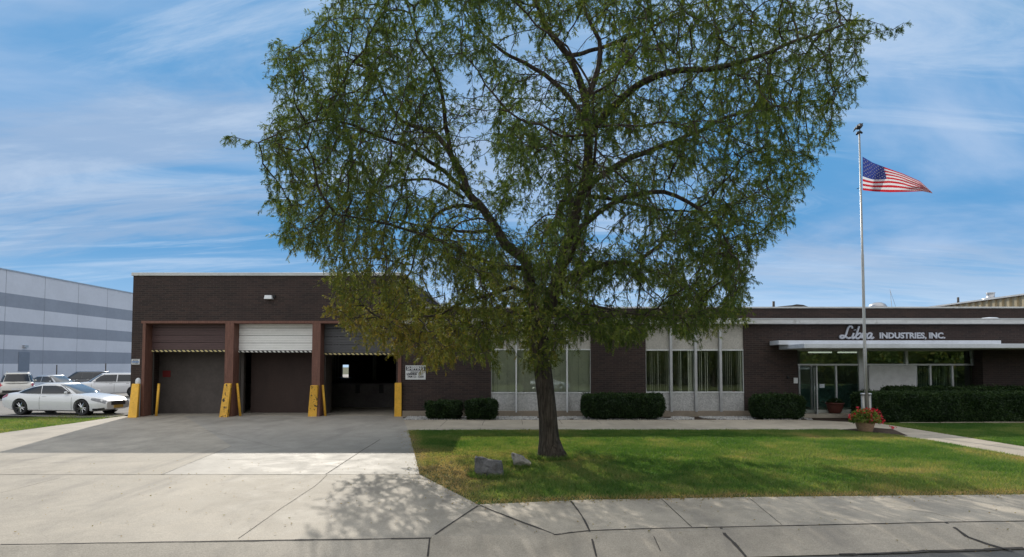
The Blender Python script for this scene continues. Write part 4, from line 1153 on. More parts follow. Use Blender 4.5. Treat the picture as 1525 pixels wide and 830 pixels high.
    wood = MB(); nodes = []; rad = []; parent = []
    for pts, r0, r1 in LIMBS:
        P = [at(x, y, TD + d) for x, y, d in pts]
        if pts[0][1] > 680: P[0].z = base.z - .05
        dense = []
        for i in range(len(P) - 1):
            p0, p1, p2, p3 = P[max(0, i - 1)], P[i], P[i + 1], P[min(len(P) - 1, i + 2)]
            n = max(2, int((p2 - p1).length / .22))
            for k in range(n):
                t = k / n
                dense.append(.5 * ((2 * p1) + (p2 - p0) * t + (2 * p0 - 5 * p1 + 4 * p2 - p3) * t * t + (3 * p1 - p0 - 3 * p2 + p3) * t ** 3))
        dense.append(P[-1])
        m = len(dense); rr = []
        for i, p in enumerate(dense):
            t = i / (m - 1); r = r0 * (1 - t) + r1 * t
            if pts[0][1] > 680:
                h = p.z - base.z; r = .225 + .19 * math.exp(-max(h, 0) / .22) + .02 * math.exp(-h)
            else:
                p += Vector((noise.noise(p * 1.7), noise.noise(p * 1.7 + Vector((9, 0, 0))), noise.noise(p * 1.7 + Vector((0, 9, 0))))) * .05 * min(1, i / 4)
            rr.append(r)
            if pts[0][1] <= 680: nodes.append(p.copy())
        wood.tube(dense, rr, 14 if r0 > .12 else 8)
    trunk_mb = wood
    n_main = len(nodes)
    # crown volume: attraction points inside the outline and inside a rounded body around the trunk
    attr = []
    c0 = Vector((base.x + .1, TD, 6.6))
    tries = 0
    while len(attr) < 13500 and tries < 700000:
        tries += 1
        p = Vector((rnd.uniform(-8.5, 9.5), TD + rnd.uniform(-5.6, 6.2), rnd.uniform(1.9, 13.8)))
        q = ((p.x - c0.x) / 9.2) ** 2 + ((p.y - TD) / 5.9) ** 2 + ((p.z - c0.z) / 7.4) ** 2
        if q > 1: continue
        x, y = project(p)
        if not in_poly_px(OUT, x, y): continue
        hole = False
        for hx_, hy_, a, b in HOLES:
            if ((x - hx_) / a) ** 2 + ((y - hy_) / b) ** 2 < 1 and rnd.random() < .93: hole = True; break
        if hole: continue
        if p.z > 5.2 and noise.noise(p * .62) + .5 * noise.noise(p * 1.5) < -.30 + .12 * (1 - q) and rnd.random() < .75: continue
        attr.append(p)
    # space colonisation from the main limbs
    STEP, KILL, INF = .23, .30, 3.2
    par = [-1] * n_main; alive = attr[:]
    for it in range(80):
        kd = kdtree.KDTree(len(nodes))
        for i, p in enumerate(nodes): kd.insert(p, i)
        kd.balance()
        pull = {}; rest = []
        for a in alive:
            co, i, d = kd.find(a)
            if d < KILL: continue
            rest.append(a)
            if d < INF: pull[i] = pull.get(i, Vector()) + (a - co).normalized()
        alive = rest
        if not pull: break
        for i, v in pull.items():
            d = v.normalized() + Vector((rnd.uniform(-1, 1), rnd.uniform(-1, 1), rnd.uniform(-1, 1))) * .35 + Vector((0, 0, -.06))
            nodes.append(nodes[i] + d.normalized() * STEP); par.append(i)
    kids = [[] for _ in nodes]
    for i, p in enumerate(par):
        if p >= 0: kids[p].append(i)
    r2 = [0.0] * len(nodes)
    for i in range(len(nodes) - 1, n_main - 1, -1):
        if not kids[i]: r2[i] = .0068 ** 2.2
        if par[i] >= n_main: r2[par[i]] += r2[i]
    rr = [max(.0068, min(.08, 1.15 * v ** (1 / 2.1))) for v in r2]
    # branch skins: follow chains along the thickest child
    used = [False] * len(nodes); twigs = MB()
    for i in range(n_main, len(nodes)):
        if used[i] or (par[i] >= n_main and used[par[i]] is False): pass
    order = sorted(range(n_main, len(nodes)), key=lambda i: -rr[i])
    for s in order:
        if used[s]: continue
        up = s
        chain = [par[s], s] if par[s] >= 0 else [s]
        used[s] = True; c = s
        while True:
            ks = [k for k in kids[c] if not used[k]]
            if not ks: break
            c = max(ks, key=lambda k: rr[k]); used[c] = True; chain.append(c)
        rads = [rr[i] if i >= n_main else rr[chain[1]] for i in chain]
        twigs.tube([nodes[i] for i in chain], rads, 5 if rads[0] > .02 else 4, cap=False)
    # leaf twigs: drooping sprays from the thin nodes
    org = []; dirs = []; yel = []; lens = []
    for i in range(n_main, len(nodes)):
        tip = not kids[i]
        if rr[i] > .022: continue
        d = (nodes[i] - nodes[par[i]]).normalized()
        for _ in range((3 if tip else (2 if rnd.random() < .45 else 1)) + (2 if nodes[i].z < 5.4 and nodes[i].x > .3 and nodes[i].y > TD - 1 else 0)):
            v = d * .7 + Vector((rnd.gauss(0, .7), rnd.gauss(0, .7), rnd.gauss(-.15, .45)))
            org.append(nodes[i]); dirs.append(v.normalized()); lens.append(rnd.uniform(.18, .46))
    # long weeping strands, most of them on the left side and along the lower boughs
    cand = [i for i in range(n_main, len(nodes)) if rr[i] > .009 and 3.4 < nodes[i].z < 9.5]
    for i in rnd.sample(cand, min(420, len(cand))):
        p = nodes[i].copy(); v = Vector((rnd.gauss(0, .5), rnd.gauss(0, .5), -.1)); L_ = rnd.uniform(.5, 1.5)
        if p.x > 1 and rnd.random() < .45: continue
        L_ = min(L_, p.z - 2.6)
        if L_ < .3: continue
        pts_ = [p.copy()]; k = int(L_ / .16)
        for _ in range(k):
            v = v * .72 + Vector((rnd.gauss(0, .12), rnd.gauss(0, .12), -.45)); p = p + v.normalized() * .16; pts_.append(p.copy())
            x_, y_ = project(p)
            if not in_poly_px(OUT, x_, y_): break
            for _ in range(2): org.append(p.copy()); dirs.append(Vector((rnd.gauss(0, .7), rnd.gauss(0, .7), rnd.gauss(-.5, .4))).normalized()); lens.append(rnd.uniform(.10, .24))
        if len(pts_) > 2: twigs.tube(pts_, [.008] + [.006] * (len(pts_) - 2) + [.003], 4, cap=False)
    # a few long lone shoots beyond the outline
    def shoot(pix, dy):
        P = [at(x, y, TD + dy) for x, y in pix]
        twigs.tube(P, [.014] + [.008] * (len(P) - 2) + [.004], 4, cap=False)
        for a, b in zip(P, P[1:]):
            for k in range(5):
                org.append(a + (b - a) * rnd.random()); dirs.append((Vector((rnd.gauss(0, .6), rnd.gauss(0, .6), rnd.gauss(-.5, .4))) + (b - a).normalized() * .6).normalized()); lens.append(rnd.uniform(.12, .28))
    shoot([(430, 205), (400, 213), (375, 212), (352, 205), (338, 202)], -2.6)
    shoot([(1240, 60), (1275, 58), (1305, 48), (1330, 44), (1346, 34)], -3.4)
    shoot([(470, 80), (440, 78), (412, 66), (400, 62)], .5); shoot([(1205, 128), (1250, 122), (1292, 112)], 1.5); shoot([(1250, 30), (1290, 30), (1310, 36)], -3)
    shoot([(1150, 320), (1170, 322), (1184, 326)], 2); shoot([(436, 300), (410, 296), (394, 300)], 2); shoot([(1190, 200), (1225, 208), (1240, 214)], 1)
    seg = 5
    org = np.array([tuple(v) for v in org]); dirs = np.array([tuple(v) for v in dirs]); lens = np.array(lens)
    n = len(org)
    P = np.zeros((n, seg + 1, 3)); P[:, 0] = org; d = dirs.copy()
    for k in range(seg):
        d = d + rng.normal(0, .22, (n, 3)); d[:, 2] -= .16
        d /= np.linalg.norm(d, axis=1, keepdims=True)
        P[:, k + 1] = P[:, k] + d * (lens / seg)[:, None]
    # twig ribbons as thin three-sided stems
    TV, TF = [], []
    ang = np.array([0, 2.09, 4.19])
    ring = np.stack([np.cos(ang), np.sin(ang), np.zeros(3)], 1)
    w = np.linspace(.0042, .0018, seg + 1)
    TVa = P[:, :, None, :] + ring[None, None] * w[None, :, None, None]
    idx = np.arange(n * (seg + 1) * 3).reshape(n, seg + 1, 3)
    for j in range(3):
        TF.append(np.stack([idx[:, :-1, j], idx[:, :-1, (j + 1) % 3], idx[:, 1:, (j + 1) % 3], idx[:, 1:, j]], -1).reshape(-1, 4))
    # thinner foliage round the main limbs, where the wood shows
    BARE = [(690, 150, 56, 95), (840, 95, 64, 78), (900, 335, 48, 44), (690, 320, 46, 40), (950, 215, 56, 22), (935, 440, 60, 26), (652, 425, 36, 26), (600, 190, 40, 24), (980, 370, 40, 24), (1010, 285, 40, 26), (880, 220, 30, 50), (760, 350, 36, 40), (1000, 110, 80, 22), (560, 400, 30, 24)]
    qx = CX + FPX * org[:, 0] / org[:, 1]; qy = 542 - FPX * (org[:, 2] - CZ) / org[:, 1]
    thin = np.zeros(n, bool)
    for bx_, by_, ba, bb in BARE: thin |= ((qx - bx_) / ba) ** 2 + ((qy - by_) / bb) ** 2 < rng.uniform(.6, 1.15, n)
    keep_leaf = ~(thin & (rng.random(n) < .60))
    # fronds: pinnate leaves, each of seven pairs of small leaflets
    FR = 15
    fo = []; fd = []
    for k in range(FR):
        t = rng.uniform(.08, 1, n) * seg; i = np.minimum(t.astype(int), seg - 1); f = (t - i)[:, None]
        ar = np.arange(n)
        a, b = P[ar, i], P[ar, i + 1]
        fo.append((a + (b - a) * f)[keep_leaf])
        v = (b - a) / (np.linalg.norm(b - a, axis=1, keepdims=True) + 1e-9) + rng.normal(0, .75, (n, 3)); v[:, 2] -= .22
        fd.append((v / np.linalg.norm(v, axis=1, keepdims=True))[keep_leaf])
    fo = np.concatenate(fo); fd = np.concatenate(fd); m = len(fo)
    fl = rng.uniform(.045, .095, m) * (.75 + .55 * vnoise(fo[:, 0] + fo[:, 1], fo[:, 2], .9, 21))
    up = rng.normal(0, .5, (m, 3)); up[:, 2] += 1
    sd = np.cross(fd, up); sd /= np.linalg.norm(sd, axis=1, keepdims=True) + 1e-9
    nr = np.cross(sd, fd)
    # tint: autumn colour low on the left and here and there
    px = CX + FPX * fo[:, 0] / fo[:, 1]; low = np.clip((3.6 - (fo[:, 2] - 2.3)) / 3.2, 0, 1) 
    left = np.clip((820 - px) / 230, 0, 1)
    N3 = vnoise(fo[:, 0] + fo[:, 2] * .7, fo[:, 1] + fo[:, 2], 1.3, 4)
    tint = .20 + .30 * (N3 - .5) + .36 * low * left + .10 * low + rng.normal(0, .12, m) + .12 * (vnoise(fo[:, 0], fo[:, 2], .45, 9) - .5)
    PAIRS = 4
    V = np.empty((m, PAIRS * 2, 3, 3), np.float32)
    for k in range(PAIRS):
        t0, t1 = (k + .1) / PAIRS, (k + 1.0) / PAIRS
        wl = .0255 * (1 - .35 * abs(k - 1.5) / 1.5)
        dr = -.25 * (t0 ** 2)
        a = fo + fd * (fl * t0)[:, None]; a[:, 2] += dr * fl
        b = fo + fd * (fl * t1)[:, None]; b[:, 2] += dr * fl
        for s_, o_ in ((1, 0), (-1, 1)):
            tipv = (a + b) / 2 + sd * (s_ * wl * rng.uniform(.8, 1.25, m))[:, None] + fd * (.3 * wl) + nr * (rng.normal(-.15, .3, m) * wl)[:, None]
            V[:, k * 2 + o_, 0] = a; V[:, k * 2 + o_, 1] = b; V[:, k * 2 + o_, 2] = tipv
    print('tree nodes', len(nodes), 'twigs', n, 'fronds', m)
    trunk = trunk_mb.build('trunk', 'bark', root, base, smooth=True)
    br = twigs.build('branches', 'bark', root, base, smooth=True)
    npmesh('twigs', TVa.reshape(-1, 3), np.concatenate(TF), 'bark', root, base)
    cr = npmesh('crown', V.reshape(-1, 3), np.arange(m * PAIRS * 6).reshape(-1, 3), 'leaf', root, base, tint=np.repeat(np.clip(tint, 0, 1), PAIRS * 6))
    return root
make_tree()

# ------------------------------------------------------------------ clipped hedges and shrubs
def leafy(name, label, cat, x0, x1, y0, y1, z0, z1, n, leaf=.046, power=5.0, flare=0.0, amp=.05, mat='hedge', group=None, tint0=.4):
    """a clipped evergreen: twiggy core with leaf-sized faces over and just inside its surface"""
    c = np.array([(x0 + x1) / 2, (y0 + y1) / 2, (z0 + z1) / 2]); h = np.array([(x1 - x0) / 2, (y1 - y0) / 2, (z1 - z0) / 2])
    def surf(u):
        u = u / (np.sum(np.abs(u) ** power, 1, keepdims=True) ** (1 / power))
        return u
    # sample the box faces by area, then round them
    ar = np.array([h[1] * h[2], h[1] * h[2], h[0] * h[2], h[0] * h[2], h[0] * h[1]]); ar /= ar.sum()
    f = rng.choice(5, n, p=ar); u = rng.uniform(-1, 1, (n, 3))
    for k, (ax, s) in enumerate(((0, -1), (0, 1), (1, -1), (1, 1), (2, 1))): u[f == k, ax] = s
    hs = h / h.min()
    v = u * h
    # rounding with a fixed radius
    rd = min(h) * (.8 if power < 5 else .55 if power < 6 else .3)
    inner = np.clip(v, -(h - rd), h - rd); dv = v - inner; L_ = np.linalg.norm(dv, axis=1, keepdims=True) + 1e-9
    p = inner + dv / L_ * rd
    nrm = dv / L_
    bump = amp * ((vnoise(p[:, 0] + p[:, 2] * .6 + c[0], p[:, 1] * 1.3 + p[:, 2] + c[1], .34, 6) - .5) * 2 + (vnoise(p[:, 0] * 1.1 - p[:, 2] + 5, p[:, 1] + p[:, 2] * 1.2, .13, 7) - .5))
    p = p + nrm * (bump + np.where(rng.random(n) < .05, rng.uniform(.01, .085, n), rng.uniform(-.055, .014, n)))[:, None]
    t01 = (p[:, 2] + h[2]) / (2 * h[2])
    k = 1 - flare * (1 - t01); p[:, 0] *= k; p[:, 1] *= k
    p += c
    a = rng.normal(0, 1, (n, 3)); a /= np.linalg.norm(a, axis=1, keepdims=True)
    d1 = nrm * .6 + a; d1 /= np.linalg.norm(d1, axis=1, keepdims=True)
    d2 = np.cross(d1, rng.normal(0, 1, (n, 3))); d2 /= np.linalg.norm(d2, axis=1, keepdims=True)
    s = leaf * rng.uniform(.6, 1.4, n)[:, None]
    V = np.stack([p - d2 * s * .45, p + d2 * s * .45, p + d1 * s * 1.5], 1)
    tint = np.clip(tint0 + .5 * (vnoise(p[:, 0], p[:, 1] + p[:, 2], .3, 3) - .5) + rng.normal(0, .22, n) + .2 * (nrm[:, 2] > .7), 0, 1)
    # core
    gx, gy, gz = [max(3, int(2 * q / .12)) for q in h]
    cv, cf = [], []
    def face(fn, na, nb, flip=False):
        o = len(cv)
        for i in range(na + 1):
            for j in range(nb + 1): cv.append(fn(i / na * 2 - 1, j / nb * 2 - 1))
        for i in range(na):
            for j in range(nb):
                q = (o + i * (nb + 1) + j, o + (i + 1) * (nb + 1) + j, o + (i + 1) * (nb + 1) + j + 1, o + i * (nb + 1) + j + 1); cf.append(q[::-1] if flip else q)
    face(lambda a, b: (a, -1, b), gx, gz); face(lambda a, b: (a, 1, b), gx, gz, True); face(lambda a, b: (-1, a, b), gy, gz, True); face(lambda a, b: (1, a, b), gy, gz); face(lambda a, b: (a, b, 1), gx, gy); face(lambda a, b: (a, b, -1), gx, gy, True)
    cv = np.array(cv, float) * h
    inner = np.clip(cv, -(h - rd), h - rd); dv = cv - inner; L_ = np.linalg.norm(dv, axis=1, keepdims=True) + 1e-9
    nn = dv / L_; q = inner + nn * rd
    q = q + nn * (-.045 + amp * ((vnoise(q[:, 0] + q[:, 2] * .6 + c[0], q[:, 1] * 1.3 + q[:, 2] + c[1], .34, 6) - .5) * 2))[:, None]
    t01 = (q[:, 2] + h[2]) / (2 * h[2]); k = 1 - flare * (1 - t01); q[:, 0] *= k; q[:, 1] *= k
    q += c
    tri = np.concatenate([np.array([(a, b, d) for a, b, d, e in cf]), np.array([(a, d, e) for a, b, d, e in cf])])
    VV = np.concatenate([q, V.reshape(-1, 3)]); FF = np.concatenate([tri, np.arange(3 * n).reshape(-1, 3) + len(q)])
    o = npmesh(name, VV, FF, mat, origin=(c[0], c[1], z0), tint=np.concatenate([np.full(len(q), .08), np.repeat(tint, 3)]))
    tag(o, label, cat, group)
    return o
def hedge_px(label, xa, xb, ytop, ybot, d, depth, n, group='clipped evergreens along the office', **kw):
    yf = d; a, b = at(xa, ybot, yf).x, at(xb, ybot, yf).x
    return leafy('hedge', label, 'hedge', a, b, yf, yf + depth, -.03, at(xa, ytop, yf + depth * .4).z, n, group=group, **kw)
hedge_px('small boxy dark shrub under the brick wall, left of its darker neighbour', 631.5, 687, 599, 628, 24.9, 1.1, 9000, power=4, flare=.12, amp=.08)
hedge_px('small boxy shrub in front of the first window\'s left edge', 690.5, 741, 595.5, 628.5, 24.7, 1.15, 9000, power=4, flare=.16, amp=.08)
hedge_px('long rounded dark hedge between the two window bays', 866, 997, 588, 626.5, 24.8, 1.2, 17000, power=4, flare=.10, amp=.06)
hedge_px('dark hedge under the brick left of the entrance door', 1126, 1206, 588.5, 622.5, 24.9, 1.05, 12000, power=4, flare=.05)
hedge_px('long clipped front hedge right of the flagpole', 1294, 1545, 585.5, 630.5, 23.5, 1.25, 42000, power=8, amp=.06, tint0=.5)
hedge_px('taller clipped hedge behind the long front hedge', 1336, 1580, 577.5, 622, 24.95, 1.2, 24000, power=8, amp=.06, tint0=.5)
# stone edging at the hedge foot
for i, (xa, xb) in enumerate(((1340, 1398), (1400, 1462), (1464, 1530))):
    p0, p1 = at(xa, 631, 23.35), at(xb, 631, 23.35)
    o = MB().box(p0.x, p1.x, 23.28, 23.40, -.02, .055 + .008 * i).build('edging_stone', 'found', None, ((p0.x + p1.x) / 2, 23.34, 0), bevel=.012)
    tag(o, ['pale edging stone at the front hedge foot nearest the path', 'middle pale edging stone at the front hedge foot', 'pale edging stone at the front hedge foot by the photo\'s edge'][i], 'edging stone', 'edging stones along the front hedge')

# ------------------------------------------------------------------ flower pot, second pot, rocks
def scatter_leaves(name, parent, origin, pts, size, mat, tint, outward=None):
    n = len(pts); a = rng.normal(0, 1, (n, 3))
    if outward is not None: a = a * .7 + outward
    a /= np.linalg.norm(a, axis=1, keepdims=True)
    b = np.cross(a, rng.normal(0, 1, (n, 3))); b /= np.linalg.norm(b, axis=1, keepdims=True)
    s = size * rng.uniform(.6, 1.35, n)[:, None]
    V = np.stack([pts, pts + a * s * .55 + b * s * .38, pts + a * s * 1.1, pts + a * s * .55 - b * s * .38], 1)
    return npmesh(name, V.reshape(-1, 3), np.arange(4 * n).reshape(-1, 4), mat, parent, origin, tint=np.repeat(np.clip(tint, 0, 1), 4))
pb = gnd(1288.5, 643.5); PY = pb.y; px_m = PY / 900
pot = thing('flower_pot', 'wicker pot of red and yellow-green flowers in front of the flagpole', 'flower pot', pb)
H = at(1288, 624, PY).z - pb.z
prof = [(.001, .0), (.20, 0.0), (.235, .05), (.30, H * .7), (.325, H - .05), (.345, H - .045), (.35, H), (.32, H), (.30, H - .06), (.001, H - .06)]
MB().lathe(prof, pb, 28).build('pot', 'wicker', pot, pb, smooth=True)
n = 1500; u = rng.normal(0, 1, (n, 3)); u /= np.linalg.norm(u, axis=1, keepdims=True); u[:, 2] = np.abs(u[:, 2])
rr_ = rng.uniform(.45, 1, n) ** .5
pts = np.array(pb) + np.array((0, 0, H - .02)) + u * rr_[:, None] * np.array((.47, .40, .33)) 
pts[:, 2] -= .35 * np.clip(np.hypot(u[:, 0], u[:, 1]) - .78, 0, 1)
scatter_leaves('foliage', pot, pb, pts, .075, 'plant', rng.normal(.55, .28, n), u)
cl = [(-.62, -.05, .02), (-.50, -.1, .16), (-.40, .0, .08), (-.30, -.15, .30), (-.22, -.2, .22), (-.1, -.2, .36), (.02, -.28, .24), (.0, -.35, .02), (.10, -.3, -.05), (.06, -.2, .34), (.2, -.25, .3), (.3, -.3, .05), (.42, -.1, .26), (.55, -.05, .12), (.6, -.1, -.02), (.52, -.15, -.06), (.2, -.34, .0), (-.02, -.33, .12), (-.55, .0, .10), (.62, 0, .06), (-.16, .1, .36), (.32, .1, .32)]
for cx, cy, cz in cl:
    cx *= .88
    fp, fo_ = [], []
    for _ in range(13):
        v = np.array([random.gauss(0, 1) for _ in range(3)]); v /= np.linalg.norm(v)
        fp.append(np.array(pb) + np.array((cx, cy, H + cz - .02)) + v * np.array((.045, .035, .035))); fo_.append(v + np.array((0, -.6, .4)))
    fp = np.array(fp); scatter_leaves('flower', pot, pb, fp, .06, 'petal_r', rng.uniform(0, 1, len(fp)), np.array(fo_))
p = gnd(1329, 639)
fp = np.array([np.array(p) + np.array((random.gauss(0, .05), random.gauss(0, .05), .03 + abs(random.gauss(0, .03)))) for _ in range(26)])
o = scatter_leaves('fallen_blossom', None, tuple(p), fp, .06, 'petal_r', rng.uniform(0, 1, len(fp))); tag(o, 'small red blossom lying on the path right of the flower pot', 'blossom')

p2 = Vector((E(1236), ED - .35, .13))
pot2 = thing('planter', 'dark terracotta planter with a low plant beside the entrance door', 'planter', p2)
MB().lathe([(.001, 0), (.20, 0), (.27, .10), (.33, .30), (.34, .40), (.38, .41), (.38, .47), (.33, .47), (.31, .40), (.001, .40)], p2, 24).build('pot', 'terracotta', pot2, p2, smooth=True)
n = 260; u = rng.normal(0, 1, (n, 3)); u /= np.linalg.norm(u, axis=1, keepdims=True); u[:, 2] = np.abs(u[:, 2]) * .8
scatter_leaves('foliage', pot2, p2, np.array(p2) + np.array((0, 0, .43)) + u * np.array((.30, .28, .22)), .07, 'hedge', rng.normal(.5, .25, n), u)

def rock(label, outline, d, thick, mat, seed):
    """faceted field stone: its faces fall back to a deep rear side"""
    P = [at(x, y, d) for x, y in outline]
    cx = sum(p.x for p in P) / len(P); gz = g(cx, d) - .02
    bm = bmesh.new(); r = random.Random(seed)
    vs = []
    for p in P:
        vs.append(bm.verts.new((p.x, d + r.uniform(-.03, .05), max(p.z, gz - .06))))
        vs.append(bm.verts.new((cx + (p.x - cx) * .86 + .03, d + thick + r.uniform(-.06, .06), max(gz - .06, gz + (p.z - gz) * r.uniform(.66, .92)))))
        vs.append(bm.verts.new((cx + (p.x - cx) * 1.03, d + thick * .5 + r.uniform(-.04, .04), max(gz - .06, gz + (p.z - gz) * r.uniform(.94, 1.03)))))
    for _ in range(3): vs.append(bm.verts.new((cx + r.uniform(-.1, .1), d - .05 + r.uniform(-.03, .02), gz + .12 + r.uniform(0, .1))))
    bmesh.ops.convex_hull(bm, input=bm.verts)
    bmesh.ops.delete(bm, geom=[v for v in bm.verts if not v.link_faces], context='VERTS')
    bmesh.ops.subdivide_edges(bm, edges=bm.edges, cuts=3, use_grid_fill=True)
    bmesh.ops.triangulate(bm, faces=bm.faces)
    bmesh.ops.smooth_vert(bm, verts=bm.verts, factor=.5, use_axis_x=True, use_axis_y=True, use_axis_z=True)
    for v in bm.verts:
        c = v.co
        v.co = c + Vector((noise.noise(c * 7 + Vector((seed, 0, 0))), noise.noise(c * 7 + Vector((0, seed, 5))), noise.noise(c * 7 + Vector((3, 9, seed))))) * .034 + Vector((noise.noise(c * 22), noise.noise(c * 22 + Vector((4, 4, 4))), noise.noise(c * 22 + Vector((8, 1, 3))))) * .016
    mbr = MB(); bm.verts.index_update(); mbr.add([v.co[:] for v in bm.verts], [[v.index for v in f.verts] for f in bm.faces]); bm.free()
    o = mbr.build('rock', mat, None, (cx, d, gz)); tag(o, label, 'rock', 'rocks on the lawn left of the tree')
k1 = gnd(728, 712).y
rock('larger dark grey rock with a blunt flat top, nearer the driveway', [(707, 682), (712, 681), (722, 684), (745, 688.5), (748, 692), (749, 711), (738, 714), (712, 713), (707.5, 702)], k1 + .02, .34, 'rock', 3)
k2 = gnd(778, 697).y
rock('smaller pale pointed rock nearer the tree trunk', [(762, 675), (766, 675.5), (780, 682), (791, 690), (790, 694), (776, 697.5), (767, 696), (763, 686)], k2, .30, 'rock_pale', 8)

# ------------------------------------------------------------------ flagpole and flag
FY = 21.5
fb = gnd(1290.5, 637); fb.y = FY
fb = Vector((at(1290, 600, FY).x, FY, g(at(1290, 600, FY).x, FY)))
ftop = at(1281, 199, FY).z
fp_ = thing('flagpole', 'tall grey metal flagpole with a dark eagle finial behind the flower pot', 'flagpole', fb)
x = fb.x
MB().tube([(x, FY, fb.z - .1), (x, FY, 3.0), (x, FY, 3.02), (x, FY, 6.2), (x, FY, 6.22), (x, FY, ftop)], [.062, .058, .050, .046, .038, .028], 14).build('pole', 'pole', fp_, fb, smooth=True)
for dx in (-.105, .125):
    zt_ = at(1290, 587, FY).z
    sp2 = MB().tube([(x + dx, FY + .02, fb.z - .1), (x + dx, FY + .02, zt_)], .062, 14).build('support_post', 'pole', fp_, fb, smooth=True)
    MB().lathe([(.08, -.02), (.085, 0), (.07, .03), (.001, .04)], (x + dx, FY + .02, zt_), 14).build('cap', 'alu', sp2, (0, 0, 0)).location = -fb
mb = MB().tube([(x - .105, FY, ftop - .05), (x - .05, FY, ftop + .03), (x + .03, FY, ftop + .06), (x + .11, FY, ftop + .01)], [.03, .05, .05, .03], 8); mb.build('truck', 'car_trim', fp_, fb, smooth=True)
mb = MB().tube([(x - .10, FY, ftop + .16), (x - .06, FY - .01, ftop + .20), (x + .0, FY, ftop + .25), (x + .07, FY, ftop + .32), (x + .085, FY, ftop + .35)], [.03, .075, .095, .08, .035], 10)
mb.tube([(x + .02, FY, ftop + .05), (x + .02, FY, ftop + .2)], .015, 6); mb.tube([(x + .07, FY, ftop + .33), (x + .13, FY - .02, ftop + .37)], [.03, .012], 6)
mb.tube([(x - .02, FY - .05, ftop + .28), (x - .05, FY - .16, ftop + .24), (x - .09, FY - .22, ftop + .14)], [.05, .04, .01], 6); mb.tube([(x - .02, FY + .05, ftop + .28), (x - .05, FY + .16, ftop + .24), (x - .09, FY + .22, ftop + .14)], [.05, .04, .01], 6)
mb.build('finial', 'car_trim', fp_, fb, smooth=True)
MB().tube([(x - .05, FY - .05, 1.4), (x - .045, FY - .05, ftop - .1)], .006, 5).build('halyard', 'metal_white', fp_, fb)
MB().tube([(x - .14, FY, at(1282, 281.5, FY).z), (x - .04, FY, at(1282, 280, FY).z)], .012, 6).build('cleat', 'car_trim', fp_, fb)

def lerp_curve(C, t):
    for (t0, a, b), (t1, c, d) in zip(C, C[1:]):
        if t <= t1:
            f = (t - t0) / (t1 - t0); f = f * f * (3 - 2 * f) * .35 + f * .65
            return a + (c - a) * f, b + (d - b) * f
    return C[-1][1:]
TOPC = [(0, 1284.5, 233.5), (.2, 1299, 242), (.4, 1315.5, 248.5), (.6, 1345, 259), (.8, 1370, 270), (1, 1388, 286.5)]
BOTC = [(0, 1284.8, 283.5), (.2, 1303, 285.5), (.4, 1325, 286.5), (.6, 1350, 286), (.8, 1374, 285), (1, 1389, 288)]
def flag_pt(u, v):
    a, b = lerp_curve(TOPC, u), lerp_curve(BOTC, u)
    w = v + .05 * math.sin(u * 7 + v * 2) * math.sin(math.pi * v)
    px, py = a[0] + (b[0] - a[0]) * w, a[1] + (b[1] - a[1]) * w
    py += 1.6 * math.sin(u * 8.5 + .4) * math.sin(math.pi * v) * min(1, u * 3)
    dep = .22 * u * math.sin(2 * math.pi * (2.2 * v * u + .35 * u + .1)) + .16 * min(1, u * 4) * math.sin(u * 9.5 + v * 1.8) + .05 * math.sin(u * 24 + v * 5) * min(1, u * 5)
    return at(px, py, FY + dep)
NU, NV = 90, 13 * 5
V = np.array([tuple(flag_pt(i / NU, j / NV)) for i in range(NU + 1) for j in range(NV + 1)])
F, mi = [], []
for i in range(NU):
    for j in range(NV):
        o_ = i * (NV + 1) + j; F.append((o_, o_ + 1, o_ + NV + 2, o_ + NV + 1))
        s_ = j // 5
        mi.append(2 if (i < NU * .4 and s_ < 7) else s_ % 2)
flag = thing('flag', 'red white and blue striped flag with stars blowing right from the flagpole', 'flag', V[0])
npmesh('cloth', V, F, ['flag_red', 'flag_white', 'flag_blue'], flag, V[0], midx=mi, smooth=True)
SV, SF = [], []
for r_ in range(9):
    for c_ in range(6 if r_ % 2 == 0 else 5):
        u0 = .4 * (c_ * 2 + 1 + (r_ % 2)) / 12.0; v0 = (7 / 13) * (r_ + 1) / 10.0
        for side in (-1, 1):
            o_ = len(SV)
            for k in range(10):
                a = k * math.pi / 5; rad_ = 1.0 if k % 2 == 0 else .4
                p = flag_pt(max(.004, u0 + .0145 * rad_ * math.sin(a)), max(.004, v0 - .026 * rad_ * math.cos(a)))
                SV.append((p.x, p.y + side * .007, p.z))
            SF.append(tuple(range(o_, o_ + 10)))
ms = MB(); ms.add(SV, SF); ms.build('stars', 'flag_white', flag, V[0])

# ------------------------------------------------------------------ cars
def interp(C, x):
    if x <= C[0][0]: return C[0][1]
    for (a, va), (b, vb) in zip(C, C[1:]):
        if x <= b:
            t = (x - a) / (b - a); return va + (vb - va) * t
    return C[-1][1]
def smooth_interp(C, x):
    n = 5; w = .035
    return sum(interp(C, x + w * (k - 2) / 2) for k in range(n)) / n

